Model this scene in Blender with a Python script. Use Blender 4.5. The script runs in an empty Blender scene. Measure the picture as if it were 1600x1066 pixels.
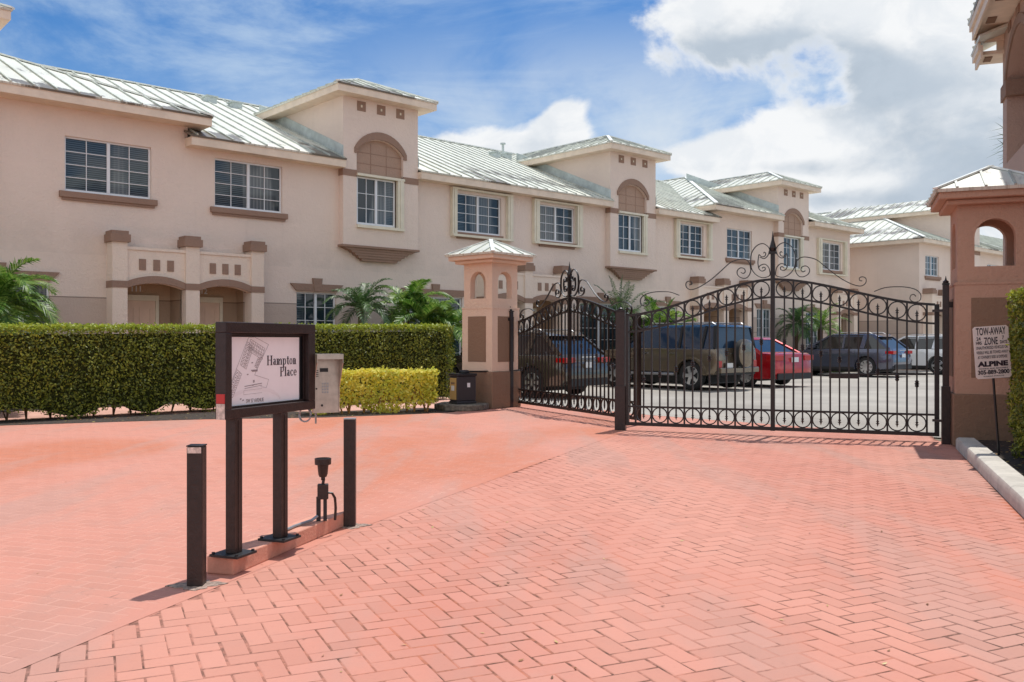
import bpy, bmesh, math, random
import numpy as np
from mathutils import Vector, Matrix
random.seed(7); RNG = np.random.default_rng(7)
PI = math.pi; R = math.radians
sc = bpy.context.scene; col = sc.collection

# ------------------------------------------------------------ camera, sky, sun
cam = bpy.data.cameras.new('camera'); camo = bpy.data.objects.new('camera', cam); col.objects.link(camo)
camo.location = (0, 0, 1.25); camo.rotation_euler = (PI/2, 0, 0)
cam.sensor_width = 36; cam.lens = 36*1420/1600; cam.clip_start = .05; cam.clip_end = 2000
sc.camera = camo
sc.view_settings.view_transform = 'Standard'; sc.view_settings.look = 'None'
sc.view_settings.exposure = 0.70; sc.view_settings.gamma = 1
SUN = Vector((.19, .305, .934)).normalized()
sl = bpy.data.lights.new('sun', 'SUN'); sl.energy = 2.6; sl.angle = R(.5); sl.color = (1, .96, .90)
so = bpy.data.objects.new('sun', sl); col.objects.link(so); so.rotation_euler = SUN.to_track_quat('Z', 'Y').to_euler()

def srgb(r, g, b):
    f = lambda c: (c/255/12.92) if c/255 <= .04045 else ((c/255+.055)/1.055)**2.4
    return (f(r), f(g), f(b))

class NT:
    """tiny helper for node trees"""
    def __init__(s, tree): s.t = tree; s.n = tree.nodes; s.l = tree.links
    def add(s, typ, **kw):
        n = s.n.new(typ)
        for k, v in kw.items():
            if k.startswith('i_'):
                key = k[2:]; key = int(key) if key.isdigit() else key.replace('_', ' ')
                if hasattr(v, 'is_output') or isinstance(v, bpy.types.NodeSocket): s.l.new(v, n.inputs[key])
                else: n.inputs[key].default_value = v
            else: setattr(n, k, v)
        return n
    def math(s, op, a, b=None, c=None, clamp=False):
        n = s.n.new('ShaderNodeMath'); n.operation = op; n.use_clamp = clamp
        for i, v in enumerate((a, b, c)):
            if v is None: continue
            if isinstance(v, bpy.types.NodeSocket): s.l.new(v, n.inputs[i])
            else: n.inputs[i].default_value = v
        return n.outputs[0]
    def sstep(s, v, a, b):
        n = s.n.new('ShaderNodeMapRange'); n.interpolation_type = 'SMOOTHSTEP'
        s.l.new(v, n.inputs[0]); n.inputs[1].default_value = a; n.inputs[2].default_value = b
        n.inputs[3].default_value = 0; n.inputs[4].default_value = 1
        return n.outputs[0]
    def mix(s, f, a, b, blend='MIX'):
        n = s.n.new('ShaderNodeMix'); n.data_type = 'RGBA'; n.blend_type = blend
        for i, v in ((0, f), (6, a), (7, b)):
            if isinstance(v, bpy.types.NodeSocket): s.l.new(v, n.inputs[i])
            else: n.inputs[i].default_value = (tuple(v)+(1,))[:4] if isinstance(v, (tuple, list)) else v
        return n.outputs[2]
    def noise(s, vec, scale, detail=4, rough=.55, dist=0):
        n = s.n.new('ShaderNodeTexNoise'); n.inputs['Scale'].default_value = scale
        n.inputs['Detail'].default_value = detail; n.inputs['Roughness'].default_value = rough
        n.inputs['Distortion'].default_value = dist
        if vec is not None: s.l.new(vec, n.inputs['Vector'])
        return n.outputs[0]
    def mapping(s, vec, scale=(1, 1, 1), loc=(0, 0, 0), rot=(0, 0, 0)):
        n = s.n.new('ShaderNodeMapping'); s.l.new(vec, n.inputs[0])
        n.inputs['Scale'].default_value = scale; n.inputs['Location'].default_value = loc; n.inputs['Rotation'].default_value = rot
        return n.outputs[0]

w = bpy.data.worlds.new('World'); sc.world = w; w.use_nodes = True
t = NT(w.node_tree); t.n.clear()
tc = t.add('ShaderNodeTexCoord').outputs['Generated']
sky = t.add('ShaderNodeTexSky', sky_type='NISHITA', sun_disc=False, sun_elevation=math.asin(SUN.z), sun_rotation=math.atan2(SUN.x, SUN.y),
            air_density=1.0, dust_density=.6, ozone_density=2.0)
sep = t.add('ShaderNodeSeparateXYZ'); t.l.new(tc, sep.inputs[0])
dx, dy, dz = sep.outputs
def blob(cx, cz, rx, rz):
    # soft bump around a compass direction and elevation (x/y slope and z/y slope)
    yy = t.math('MAXIMUM', dy, .05)
    a = t.math('DIVIDE', t.math('SUBTRACT', t.math('DIVIDE', dx, yy), cx), rx)
    b = t.math('DIVIDE', t.math('SUBTRACT', t.math('DIVIDE', dz, yy), cz), rz)
    d2 = t.math('ADD', t.math('MULTIPLY', a, a), t.math('MULTIPLY', b, b))
    return t.math('MULTIPLY', t.math('EXPONENT', t.math('MULTIPLY', d2, -1.0)), t.math('GREATER_THAN', dy, .06))
# cloud fields
nA = t.noise(t.mapping(tc, (1, 1, 1.35), (3.1, 1.2, .4)), 5.2, 10, .56, .25)
nB = t.noise(t.mapping(tc, (1, 1, 1.5), (7.3, 4.2, 2.4)), 2.3, 3, .5, .2)
cirr = t.noise(t.mapping(tc, (1.0, 1, 3.6), (1.7, 8.2, 3.3), (0, R(14), 0)), 2.4, 9, .62, .7)
cov = None
for b, wgt in ((blob(.23, .36, .09, .06), .34), (blob(.33, .36, .13, .08), .34), (blob(.46, .33, .13, .10), .34), (blob(.50, .25, .12, .06), .24),
               (blob(.285, .228, .05, .04), .36), (blob(.21, .200, .085, .026), .42), (blob(.365, .205, .09, .05), .40), (blob(.43, .168, .09, .032), .46), (blob(.30, .16, .10, .03), .34), (blob(.56, .17, .08, .05), .3),
               (blob(.058, .245, .036, .036), .38), (blob(.03, .21, .08, .024), .36), (blob(-.04, .20, .08, .02), .22), (blob(-.42, .30, .40, .12), -.16), (blob(-.05, .36, .16, .06), -.14)):
    v = t.math('MULTIPLY', b, wgt); cov = v if cov is None else t.math('ADD', cov, v)
base = t.math('ADD', t.math('MULTIPLY', t.math('SUBTRACT', nA, .5), 1.35), t.math('MULTIPLY', t.math('SUBTRACT', nB, .5), .35))
back = t.math('MULTIPLY', t.sstep(dy, .25, -.35), .26)  # extra cloud cover out of view behind the camera, added for fill light
dens = t.math('ADD', t.math('ADD', t.math('ADD', base, .36), cov), back)
mask = t.sstep(dens, .485, .625)
# grey bellies of the clouds and a billowy texture of their own
nC = t.noise(t.mapping(tc, (1, 1, 1.6), (2.2, 6.1, 9.45)), 7.5, 8, .55, .4)
nD = t.noise(t.mapping(tc, (1, 1, 1.4), (5.2, 3.1, 1.0)), 15, 8, .6, .3)
grey = None
for b, wgt in ((blob(.26, .305, .12, .035), .9), (blob(.40, .285, .13, .045), .8), (blob(.52, .20, .12, .05), .7), (blob(.38, .155, .16, .014), .5), (blob(.29, .19, .10, .012), .5), (blob(.06, .212, .08, .014), .4)):
    v = t.math('MULTIPLY', b, wgt); grey = v if grey is None else t.math('ADD', grey, v)
thick = t.math('MULTIPLY', t.sstep(t.math('ADD', t.math('ADD', t.math('MULTIPLY', grey, .55), t.math('MULTIPLY', nC, .8)), t.math('MULTIPLY', nD, .25)), .58, .92), t.sstep(dens, .55, .66))
ccol = t.mix(t.math('MULTIPLY', thick, .85), (6.2, 6.3, 6.4), (2.7, 3.3, 4.0))
ccol = t.mix(t.math('MULTIPLY', t.sstep(nD, .42, .60), .30), ccol, (4.1, 4.6, 5.2))
ci = t.math('MULTIPLY', t.sstep(cirr, .40, .66), .60)
veil = t.math('MULTIPLY', t.math('ADD', blob(.12, .22, .34, .11), blob(.45, .18, .3, .10)), t.sstep(t.noise(t.mapping(tc, (1, 1, 1.8), (4, 2, 8)), 4.0, 6, .6, .4), .30, .62))
skc = t.mix(1.0, sky.outputs[0], (.135, .44, .74), 'MULTIPLY')
c1 = t.mix(ci, skc, (3.9, 4.8, 5.8))
hz = t.math('MULTIPLY', t.sstep(dz, .40, .08), .42)
c1 = t.mix(hz, c1, (3.5, 4.5, 5.5))
c1 = t.mix(t.math('MULTIPLY', veil, .78), c1, (4.4, 5.0, 5.7))
ccol = t.mix(t.math('MULTIPLY', t.sstep(dy, .0, -.5), .35), ccol, (9.5, 9.4, 9.2))  # unseen clouds behind the camera made brighter to fill the shaded facade
c2 = t.mix(mask, c1, ccol)
bg = t.add('ShaderNodeBackground'); bg.inputs[1].default_value = .092; t.l.new(c2, bg.inputs[0])
out = t.add('ShaderNodeOutputWorld'); t.l.new(bg.outputs[0], out.inputs[0])

# ------------------------------------------------------------ materials
MATS = {}
def material(name, base=(.5, .5, .5), rough=.6, metal=0, spec=.5, bump=0, bscale=60, var=0, vscale=4, fn=None, coat=0):
    m = bpy.data.materials.new(name); m.use_nodes = True; tt = NT(m.node_tree)
    b = m.node_tree.nodes['Principled BSDF']
    b.inputs['Base Color'].default_value = (*base, 1); b.inputs['Roughness'].default_value = rough
    b.inputs['Metallic'].default_value = metal; b.inputs['Specular IOR Level'].default_value = spec
    b.inputs['Coat Weight'].default_value = coat
    co = tt.add('ShaderNodeTexCoord').outputs['Object']
    if var:
        n = tt.noise(co, vscale, 6, .6)
        f = tt.sstep(n, .3, .7)
        c = tt.mix(f, tuple(x*(1-var) for x in base), tuple(min(1, x*(1+var)) for x in base)); tt.l.new(c, b.inputs['Base Color'])
    if bump:
        n = tt.noise(co, bscale, 4, .6); bm_ = tt.add('ShaderNodeBump'); bm_.inputs['Strength'].default_value = bump
        bm_.inputs['Distance'].default_value = .01; tt.l.new(n, bm_.inputs['Height']); tt.l.new(bm_.outputs[0], b.inputs['Normal'])
    if fn: fn(tt, b, co)
    MATS[name] = m; return m

def stucco_fn(c, band=None, bz=2.12, stain=.0):
    def fn(tt, b, co):
        n1 = tt.noise(co, .55, 4, .5); n2 = tt.noise(co, 3.2, 6, .65)
        base = tt.mix(tt.sstep(n1, .35, .65), tuple(x*.97 for x in c), tuple(x*1.03 for x in c))
        base = tt.mix(tt.math('MULTIPLY', tt.sstep(n2, .48, .75), .14), base, tuple(x*.84 for x in c))
        base = tt.mix(tt.math('MULTIPLY', tt.sstep(tt.noise(co, 13, 5, .75), .50, .70), .09), base, tuple(x*.74 for x in c))
        s = tt.add('ShaderNodeSeparateXYZ'); tt.l.new(co, s.inputs[0])
        if band:
            f = tt.math('LESS_THAN', s.outputs[2], bz)
            base = tt.mix(f, base, band)
            for z0 in (bz+.012, 1.58):
                g = tt.math('LESS_THAN', tt.math('ABSOLUTE', tt.math('SUBTRACT', s.outputs[2], z0)), .012)
                base = tt.mix(g, base, tuple(x*.55 for x in band))
        # rain streaks
        st = tt.noise(tt.mapping(co, (2.6, 2.6, .22)), 1.6, 6, .62)
        f = tt.math('MULTIPLY', tt.sstep(st, .55, .80), .15)
        base = tt.mix(f, base, tuple(x*.60 for x in c))
        if stain:
            # mildew above the porch parapets
            z = s.outputs[2]
            k = tt.math('MULTIPLY', tt.sstep(z, 3.9, 3.25), tt.math('GREATER_THAN', z, 3.0))
            nn = tt.noise(co, 1.9, 6, .65)
            base = tt.mix(tt.math('MULTIPLY', tt.math('MULTIPLY', k, tt.sstep(nn, .36, .62)), stain), base, (.21, .19, .17))
        tt.l.new(base, b.inputs['Base Color'])
        n3 = tt.noise(co, 26, 5, .7); n4 = tt.noise(co, 9, 3, .6)
        bb = tt.add('ShaderNodeBump'); bb.inputs['Strength'].default_value = .75; bb.inputs['Distance'].default_value = .018
        tt.l.new(tt.math('ADD', n3, n4), bb.inputs['Height']); tt.l.new(bb.outputs[0], b.inputs['Normal'])
    return fn
C_ST = (.80, .665, .572); C_BAND = (.56, .45, .38)
M_ST = material('stucco', rough=.92, spec=.15, fn=stucco_fn(C_ST, C_BAND, stain=.10))
M_STP = material('stucco_plain', rough=.92, spec=.15, fn=stucco_fn((.83, .69, .575)))
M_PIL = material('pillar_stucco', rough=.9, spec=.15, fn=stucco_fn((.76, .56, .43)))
M_PILR = material('pillar_stucco_shaded', rough=.9, spec=.15, fn=stucco_fn((.53, .325, .235)))  # right pillar: shade and orange paver bounce put into the stucco colour
M_BR = material('brown_trim', rough=.9, spec=.15, fn=stucco_fn((.33, .215, .16)))
M_BR2 = material('brown_base', rough=.9, spec=.15, fn=stucco_fn((.27, .17, .115)))
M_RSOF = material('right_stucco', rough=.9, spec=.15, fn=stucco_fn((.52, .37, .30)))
M_FAS = material('fascia_paint', (.80, .66, .52), .7, var=.08, vscale=3, bump=.1)
M_CREAM = material('cream_paint', (.76, .70, .55), .5, var=.06, vscale=5)
M_WHITE = material('white_frame', (.78, .80, .82), .4)
M_DOOR = material('door_paint', (.74, .55, .42), .5, var=.05)

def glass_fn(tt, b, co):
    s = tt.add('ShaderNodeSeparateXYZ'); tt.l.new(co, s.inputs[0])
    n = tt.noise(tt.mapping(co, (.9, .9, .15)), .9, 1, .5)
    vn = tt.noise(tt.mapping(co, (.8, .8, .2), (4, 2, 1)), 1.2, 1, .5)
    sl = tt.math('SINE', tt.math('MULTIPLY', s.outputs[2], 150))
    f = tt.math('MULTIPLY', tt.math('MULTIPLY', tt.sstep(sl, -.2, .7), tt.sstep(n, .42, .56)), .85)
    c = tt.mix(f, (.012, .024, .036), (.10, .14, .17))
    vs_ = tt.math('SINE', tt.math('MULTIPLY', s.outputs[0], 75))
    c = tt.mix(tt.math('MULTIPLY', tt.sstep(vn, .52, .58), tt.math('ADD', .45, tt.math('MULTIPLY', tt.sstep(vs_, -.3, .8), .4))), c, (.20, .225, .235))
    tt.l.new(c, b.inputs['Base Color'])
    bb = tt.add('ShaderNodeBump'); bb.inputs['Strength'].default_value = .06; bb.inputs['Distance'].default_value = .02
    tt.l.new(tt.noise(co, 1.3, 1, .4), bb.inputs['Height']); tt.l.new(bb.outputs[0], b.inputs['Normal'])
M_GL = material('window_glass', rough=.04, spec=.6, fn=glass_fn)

def roof_fn(tt, b, co):
    n = tt.noise(co, .9, 5, .6)
    base = tt.mix(tt.sstep(n, .3, .7), (.62, .63, .55), (.74, .74, .66))
    # mildew: dark streaks running down the slope, in patches near the eaves (attribute 'eave' = metres up from the eave)
    at = tt.add('ShaderNodeAttribute'); at.attribute_name = 'eave'
    e = at.outputs['Fac']
    at2 = tt.add('ShaderNodeAttribute'); at2.attribute_name = 'along'
    cv = tt.add('ShaderNodeCombineXYZ'); tt.l.new(at2.outputs['Fac'], cv.inputs[0]); tt.l.new(e, cv.inputs[1])
    streak = tt.noise(tt.mapping(cv.outputs[0], (5.5, .9, 1)), 2.0, 7, .7)
    patch = tt.noise(tt.mapping(cv.outputs[0], (.36, .5, 1), (2.3, .7, 0)), 1.0, 3, .55)
    f = tt.math('MULTIPLY', tt.sstep(e, 2.6, .2), tt.sstep(patch, .49, .60))
    g = tt.sstep(tt.math('ADD', streak, tt.math('MULTIPLY', f, .40)), .56, .78)
    g = tt.math('MULTIPLY', g, tt.sstep(f, .02, .35))
    g2 = tt.math('MULTIPLY', tt.sstep(e, .22, .02), tt.sstep(streak, .45, .65))
    base = tt.mix(tt.math('MULTIPLY', g, .88), base, (.085, .068, .052))
    base = tt.mix(tt.math('MULTIPLY', g2, .5), base, (.20, .15, .10))
    tt.l.new(base, b.inputs['Base Color'])
M_ROOF = material('metal_roof', rough=.42, spec=.5, fn=roof_fn)
M_RIB = material('roof_rib', (.50, .53, .47), .5, var=.2, vscale=3)
M_CAP = material('ridge_cap', (.80, .82, .77), .4, var=.1)
M_FLASH = material('roof_flashing', (.52, .58, .56), .45, var=.15)

def leaf_mat(name, c1, c2, c3, rough=.45, trans=.25):
    m = bpy.data.materials.new(name); m.use_nodes = True; tt = NT(m.node_tree)
    b = m.node_tree.nodes['Principled BSDF']; b.inputs['Roughness'].default_value = rough; b.inputs['Specular IOR Level'].default_value = .45
    g = tt.add('ShaderNodeNewGeometry'); co = tt.add('ShaderNodeTexCoord').outputs['Object']
    r = g.outputs['Random Per Island']; n = tt.noise(co, 1.6, 3, .6)
    c = tt.mix(tt.sstep(r, .05, .95), c1, c2)
    c = tt.mix(tt.math('MULTIPLY', tt.sstep(tt.math('ADD', n, tt.math('MULTIPLY', r, .35)), .62, .86), .8), c, c3)
    tt.l.new(c, b.inputs['Base Color'])
    tr = tt.add('ShaderNodeBsdfTranslucent'); tt.l.new(c, tr.inputs[0])
    mx = tt.add('ShaderNodeMixShader'); mx.inputs[0].default_value = trans
    tt.l.new(b.outputs[0], mx.inputs[1]); tt.l.new(tr.outputs[0], mx.inputs[2])
    tt.l.new(mx.outputs[0], m.node_tree.nodes['Material Output'].inputs[0]); MATS[name] = m; return m
M_HEDGE = leaf_mat('hedge_leaf', (.095, .12, .013), (.23, .25, .026), (.38, .40, .05), trans=.32)
M_HTOP = leaf_mat('hedge_new_leaf', (.22, .30, .02), (.42, .46, .05), (.36, .40, .04), trans=.4)
M_HDARK = leaf_mat('far_hedge_leaf', (.025, .05, .014), (.06, .10, .025), (.12, .17, .03))
M_YEL = leaf_mat('yellow_leaf', (.66, .58, .05), (.88, .80, .20), (.46, .52, .05), trans=.4)
M_PALM = leaf_mat('palm_leaf', (.035, .085, .03), (.08, .15, .05), (.10, .19, .05))
M_PALMB = leaf_mat('bright_palm_leaf', (.055, .15, .018), (.15, .27, .035), (.26, .38, .08), trans=.35)
M_HCORE = material('hedge_inner_shade', (.035, .042, .012), .95, spec=.1, bump=.6, bscale=30, var=.5, vscale=14)  # dark colour standing for the shade inside the foliage
M_STEM = material('stem_bark', (.16, .09, .045), .9, var=.3, vscale=20)
M_YSTEM = material('yellow_stem', (.42, .22, .06), .8, var=.3, vscale=20)
M_TRUNK = material('palm_trunk', (.11, .065, .04), .95, bump=.8, bscale=40, var=.4, vscale=30)
M_MULCH = material('mulch', (.045, .032, .024), .95, bump=1, bscale=40, var=.7, vscale=22)
M_LITTER = leaf_mat('dry_leaf', (.16, .07, .03), (.40, .20, .06), (.5, .45, .15), trans=.1)

def iron_fn(tt, b, co):
    n = tt.noise(co, 7, 5, .6)
    tt.l.new(tt.mix(tt.sstep(n, .45, .72), (.010, .007, .0065), (.026, .017, .015)), b.inputs['Base Color'])
    tt.l.new(tt.math('ADD', .28, tt.math('MULTIPLY', n, .3)), b.inputs['Roughness'])
M_IRON = material('painted_iron', rough=.4, spec=.5, fn=iron_fn)
M_BROWNM = material('brown_powder_coat', (.024, .013, .011), .42, bump=.25, bscale=90, var=.25, vscale=25)
M_BLACK = material('black_plastic', (.012, .012, .014), .5)
M_STEEL = material('stainless', (.50, .43, .37), .34, metal=.75, var=.12, vscale=18)
M_GREY = material('grey_metal', (.35, .35, .36), .4, metal=.6)
M_TYRE = material('tyre_rubber', (.015, .015, .016), .8)
M_RIM = material('alloy', (.55, .56, .58), .28, metal=.8)
M_CGL = material('car_glass', (.008, .012, .016), .03, spec=.9)
M_CGB = material('car_glass_blue', (.012, .035, .075), .03, spec=.9)
M_TAIL = material('tail_lamp', (.45, .01, .012), .15, coat=.5)
M_PLATE = material('licence_plate', (.75, .77, .78), .4)
M_CHROME = material('chrome', (.8, .8, .82), .12, metal=1)
def paint(name, c, metal=.35): return material(name, c, .22, metal=metal, coat=1.0, spec=.5)
M_CONC = material('concrete', (.52, .48, .42), .85, bump=.35, bscale=60, var=.14, vscale=5)
M_CONCD = material('old_concrete', (.17, .145, .115), .95, bump=.8, bscale=25, var=.5, vscale=14)

def paver_col(tt, co, orange, pink):
    n1 = tt.noise(tt.mapping(co, (1, .45, 1), rot=(0, 0, R(20))), .42, 4, .5, .4); n2 = tt.noise(co, 2.3, 6, .65); n3 = tt.noise(co, 26, 4, .7)
    c = tt.mix(tt.sstep(n1, .38, .58), orange, pink)
    c = tt.mix(tt.math('MULTIPLY', tt.sstep(n2, .50, .72), .30), c, (.45, .25, .20))
    n5 = tt.noise(tt.mapping(co, (1.6, .25, 1), rot=(0, 0, R(-24))), .9, 4, .55)
    c = tt.mix(tt.math('MULTIPLY', tt.sstep(n5, .48, .62), .55), c, (.42, .245, .20))
    c = tt.mix(tt.math('MULTIPLY', tt.sstep(n3, .52, .8), .20), c, (.30, .12, .085))
    return c
def paver_fn(orange, pink, rnd=.26):
    def fn(tt, b, co):
        c = paver_col(tt, co, orange, pink)
        g = tt.add('ShaderNodeNewGeometry'); r = g.outputs['Random Per Island']
        c = tt.mix(tt.math('MULTIPLY', tt.sstep(r, .5, 1), rnd), c, (.36, .165, .12))
        c = tt.mix(tt.math('MULTIPLY', tt.sstep(r, .25, 0), rnd*.8), c, (.58, .28, .22))
        tt.l.new(c, b.inputs['Base Color'])
        bb = tt.add('ShaderNodeBump'); bb.inputs['Strength'].default_value = .30; bb.inputs['Distance'].default_value = .006
        tt.l.new(tt.noise(co, 55, 4, .7), bb.inputs['Height']); tt.l.new(bb.outputs[0], b.inputs['Normal'])
    return fn
ORG = (.50, .178, .105); PNK = (.55, .252, .188)
M_PAV = material('painted_paver', rough=.75, spec=.25, fn=paver_fn((.51, .21, .155), PNK))
M_PAVL = material('painted_paver_left', rough=.7, spec=.25, fn=paver_fn(ORG, (.54, .235, .175), .16))
def joint_fn(thr, light=0):
    def fn(tt, b, co):
        c = paver_col(tt, co, ORG, PNK)
        if light: c = tt.mix(light, c, (.78, .50, .42))
        n = tt.noise(co, .8, 4, .65, .3); n2 = tt.noise(co, 9, 4, .7)
        f = tt.math('MULTIPLY', tt.sstep(tt.math('ADD', tt.math('MULTIPLY', n, .5), tt.math('MULTIPLY', n2, .5)), thr, thr+.20), .85)
        c = tt.mix(f, tt.mix(.16, c, (.3, .1, .07)), (.055, .040, .032)); tt.l.new(c, b.inputs['Base Color'])
    return fn
M_JO = material('paver_joint', rough=.95, spec=.1, fn=joint_fn(.42))
M_JOL = material('paver_joint_left', rough=.95, spec=.1, fn=joint_fn(.55, .28))
def lot_fn(tt, b, co):
    n = tt.noise(co, .35, 5, .6); n2 = tt.noise(co, 30, 4, .7)
    c = tt.mix(tt.sstep(n, .3, .7), (.30, .275, .245), (.44, .41, .365))
    c = tt.mix(tt.math('MULTIPLY', n2, .3), c, (.18, .17, .15)); tt.l.new(c, b.inputs['Base Color'])
M_LOT = material('parking_lot', rough=.9, spec=.2, fn=lot_fn)
M_GROUND = material('soil', (.20, .17, .12), .95, var=.3, vscale=.5)
M_WALK = material('pink_walk', (.58, .33, .26), .85, var=.1, vscale=1.5)

# ------------------------------------------------------------ helpers
UA = math.atan2(.6708, .7417)                 # facade direction, 42.1 degrees
def thing(name, label, cat, loc=(0, 0, 0), rotz=0, group=None):
    o = bpy.data.objects.new(name, None); col.objects.link(o); o.location = loc; o.rotation_euler = (0, 0, rotz)
    o.empty_display_size = .2; o['label'] = label; o['category'] = cat
    if group: o['group'] = group
    return o
def tag(o, label, cat, group=None, kind=None):
    o['label'] = label; o['category'] = cat
    if group: o['group'] = group
    if kind: o['kind'] = kind
    return o
class MB:
    def __init__(s): s.v = []; s.f = []; s.att = []; s.marks = []
    def mark(s): s.marks.append((len(s.v), len(s.f)))
    def build_each(s, name, mat, parent=None, off=(0, 0, 0), **kw):
        mk = s.marks+[(len(s.v), len(s.f))]; out = []
        for (v0, f0), (v1, f1) in zip(mk, mk[1:]):
            if v1 == v0: continue
            m = MB(); m.v = s.v[v0:v1]; m.f = [tuple(i-v0 for i in f) for f in s.f[f0:f1]]; out.append(m.build(name, mat, parent, off, **kw))
        return out
    def add(s, vs, fs):
        b = len(s.v); s.v += [tuple(p) for p in vs]; s.f += [tuple(i+b for i in f) for f in fs]; return s
    def box(s, x0, x1, y0, y1, z0, z1, M=None):
        v = [Vector((x, y, z)) for z in (z0, z1) for y in (y0, y1) for x in (x0, x1)]
        if M: v = [M @ p for p in v]
        return s.add(v, [(0, 2, 3, 1), (4, 5, 7, 6), (0, 1, 5, 4), (2, 6, 7, 3), (0, 4, 6, 2), (1, 3, 7, 5)])
    def bar(s, a, b, wd, ht, up=(0, 0, 1)):
        a = Vector(a); b = Vector(b); d = (b-a)
        if d.length < 1e-6: return s
        d.normalize(); u = Vector(up); x = d.cross(u)
        if x.length < 1e-4: x = Vector((1, 0, 0))
        x.normalize(); u = x.cross(d).normalized()
        vs = [p + x*sx*wd/2 + u*sz*ht/2 for p in (a, b) for sz in (-1, 1) for sx in (-1, 1)]
        return s.add(vs, [(0, 1, 3, 2), (4, 6, 7, 5), (0, 4, 5, 1), (2, 3, 7, 6), (0, 2, 6, 4), (1, 5, 7, 3)])
    def tube(s, pts, r, n=6, cap=True, flat=None):
        """round tube (or flat strip when flat=(w,h,up)) along pts"""
        P = [Vector(p) for p in pts]; rr = r if isinstance(r, (list, tuple)) else [r]*len(P)
        b = len(s.v); up = Vector((0, 0, 1))
        for i, p in enumerate(P):
            d = (P[min(i+1, len(P)-1)]-P[max(i-1, 0)])
            if d.length < 1e-9: d = Vector((0, 0, 1))
            d.normalize()
            x = d.cross(up)
            if x.length < .02: x = d.cross(Vector((0, 1, 0)))
            x.normalize(); y = x.cross(d)
            for k in range(n):
                a = 2*PI*k/n + PI/n; s.v.append(tuple(p + (x*math.cos(a)+y*math.sin(a))*rr[i]))
        for i in range(len(P)-1):
            for k in range(n):
                k2 = (k+1) % n; s.f.append((b+i*n+k, b+i*n+k2, b+(i+1)*n+k2, b+(i+1)*n+k))
        if cap:
            s.f.append(tuple(b+k for k in range(n))[::-1]); s.f.append(tuple(b+(len(P)-1)*n+k for k in range(n)))
        return s
    def lathe(s, prof, n=24, M=None, cap=True):
        """prof = [(radius, height)] about local z"""
        b = len(s.v)
        for r, h in prof:
            for k in range(n):
                a = 2*PI*k/n; p = Vector((r*math.cos(a), r*math.sin(a), h)); s.v.append(tuple(M @ p if M else p))
        for i in range(len(prof)-1):
            for k in range(n):
                k2 = (k+1) % n; s.f.append((b+i*n+k, b+i*n+k2, b+(i+1)*n+k2, b+(i+1)*n+k))
        if cap:
            s.f.append(tuple(b+k for k in range(n))[::-1]); s.f.append(tuple(b+(len(prof)-1)*n+k for k in range(n)))
        return s
    def plate(s, outer, holes, fn, d0, d1):
        """flat plate with holes; fn(u, v, depth) -> point"""
        bm = bmesh.new(); loops = [outer]+list(holes); allv = []; edges = []
        for lp in loops:
            vs = [bm.verts.new((p[0], p[1], 0)) for p in lp]; allv.append(vs)
            for i in range(len(vs)): edges.append(bm.edges.new((vs[i], vs[(i+1) % len(vs)])))
        bmesh.ops.triangle_fill(bm, use_beauty=True, use_dissolve=False, edges=edges)
        bm.verts.index_update(); bm.verts.ensure_lookup_table()
        co = [(v.co.x, v.co.y) for v in bm.verts]; tris = [tuple(v.index for v in f.verts) for f in bm.faces]
        idx = [[v.index for v in vs] for vs in allv]; bm.free()
        n = len(co)
        vs = [fn(u, v, d0) for u, v in co]+[fn(u, v, d1) for u, v in co]
        fs = tris+[tuple(i+n for i in reversed(tr)) for tr in tris]
        for ids in idx:
            for i in range(len(ids)):
                a, b_ = ids[i], ids[(i+1) % len(ids)]; fs.append((a, b_, b_+n, a+n))
        return s.add(vs, fs)
    def build(s, name, mat, parent=None, off=(0, 0, 0), smooth=False, bevel=0, M=None, attr=None, fix=True):
        me = bpy.data.meshes.new(name); vs = s.v
        if M: vs = [tuple(M @ Vector(p)) for p in vs]
        if off != (0, 0, 0): vs = [(x-off[0], y-off[1], z-off[2]) for x, y, z in vs]
        me.from_pydata(vs, [], s.f); me.update()
        bm = bmesh.new(); bm.from_mesh(me)
        if fix: bmesh.ops.recalc_face_normals(bm, faces=bm.faces)
        if bevel: bmesh.ops.bevel(bm, geom=[e for e in bm.edges if e.is_manifold and e.calc_face_angle(0) > .5], offset=bevel, segments=2, affect='EDGES', profile=.5, clamp_overlap=True)
        if smooth:
            for f in bm.faces: f.smooth = True
            for e in bm.edges:
                if e.is_manifold and e.calc_face_angle(0) > R(smooth if smooth is not True else 38): e.smooth = False
        bm.to_mesh(me); bm.free()
        if attr:
            for k, vals in attr.items():
                a = me.attributes.new(k, 'FLOAT', 'POINT'); a.data.foreach_set('value', np.array(vals, dtype=np.float32))
        if isinstance(mat, (list, tuple)):
            for m_ in mat: me.materials.append(m_)
        else: me.materials.append(mat)
        o = bpy.data.objects.new(name, me); col.objects.link(o)
        if parent: o.parent = parent
        return o
def XZ(u, v, d): return (u, d, v)
def rect(x0, x1, z0, z1): return [(x0, z0), (x1, z0), (x1, z1), (x0, z1)]
def arch(x0, x1, z0, zs, zc, n=14):
    w_ = (x1-x0)/2; h = max(zc-zs, 1e-3); rad = (w_*w_+h*h)/(2*h); cz = zc-rad; xc = (x0+x1)/2
    a0 = math.asin(min(1, w_/rad)) if rad >= h else PI/2
    if h > w_: a0 = PI/2; 
    pts = [(x0, z0), (x1, z0)]
    for i in range(n+1):
        if h >= w_*.999: a = PI*i/n; pts.append((xc+w_*math.cos(a), zs+h*math.sin(a)))
        else:
            a = a0-2*a0*i/n; pts.append((xc+rad*math.sin(a), cz+rad*math.cos(a)))
    return pts
def copy_tree(o, parent=None):
    c = o.copy(); col.objects.link(c); c.parent = parent
    for ch in [x for x in col.objects if x.parent == o]: copy_tree(ch, c)
    return c
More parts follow.
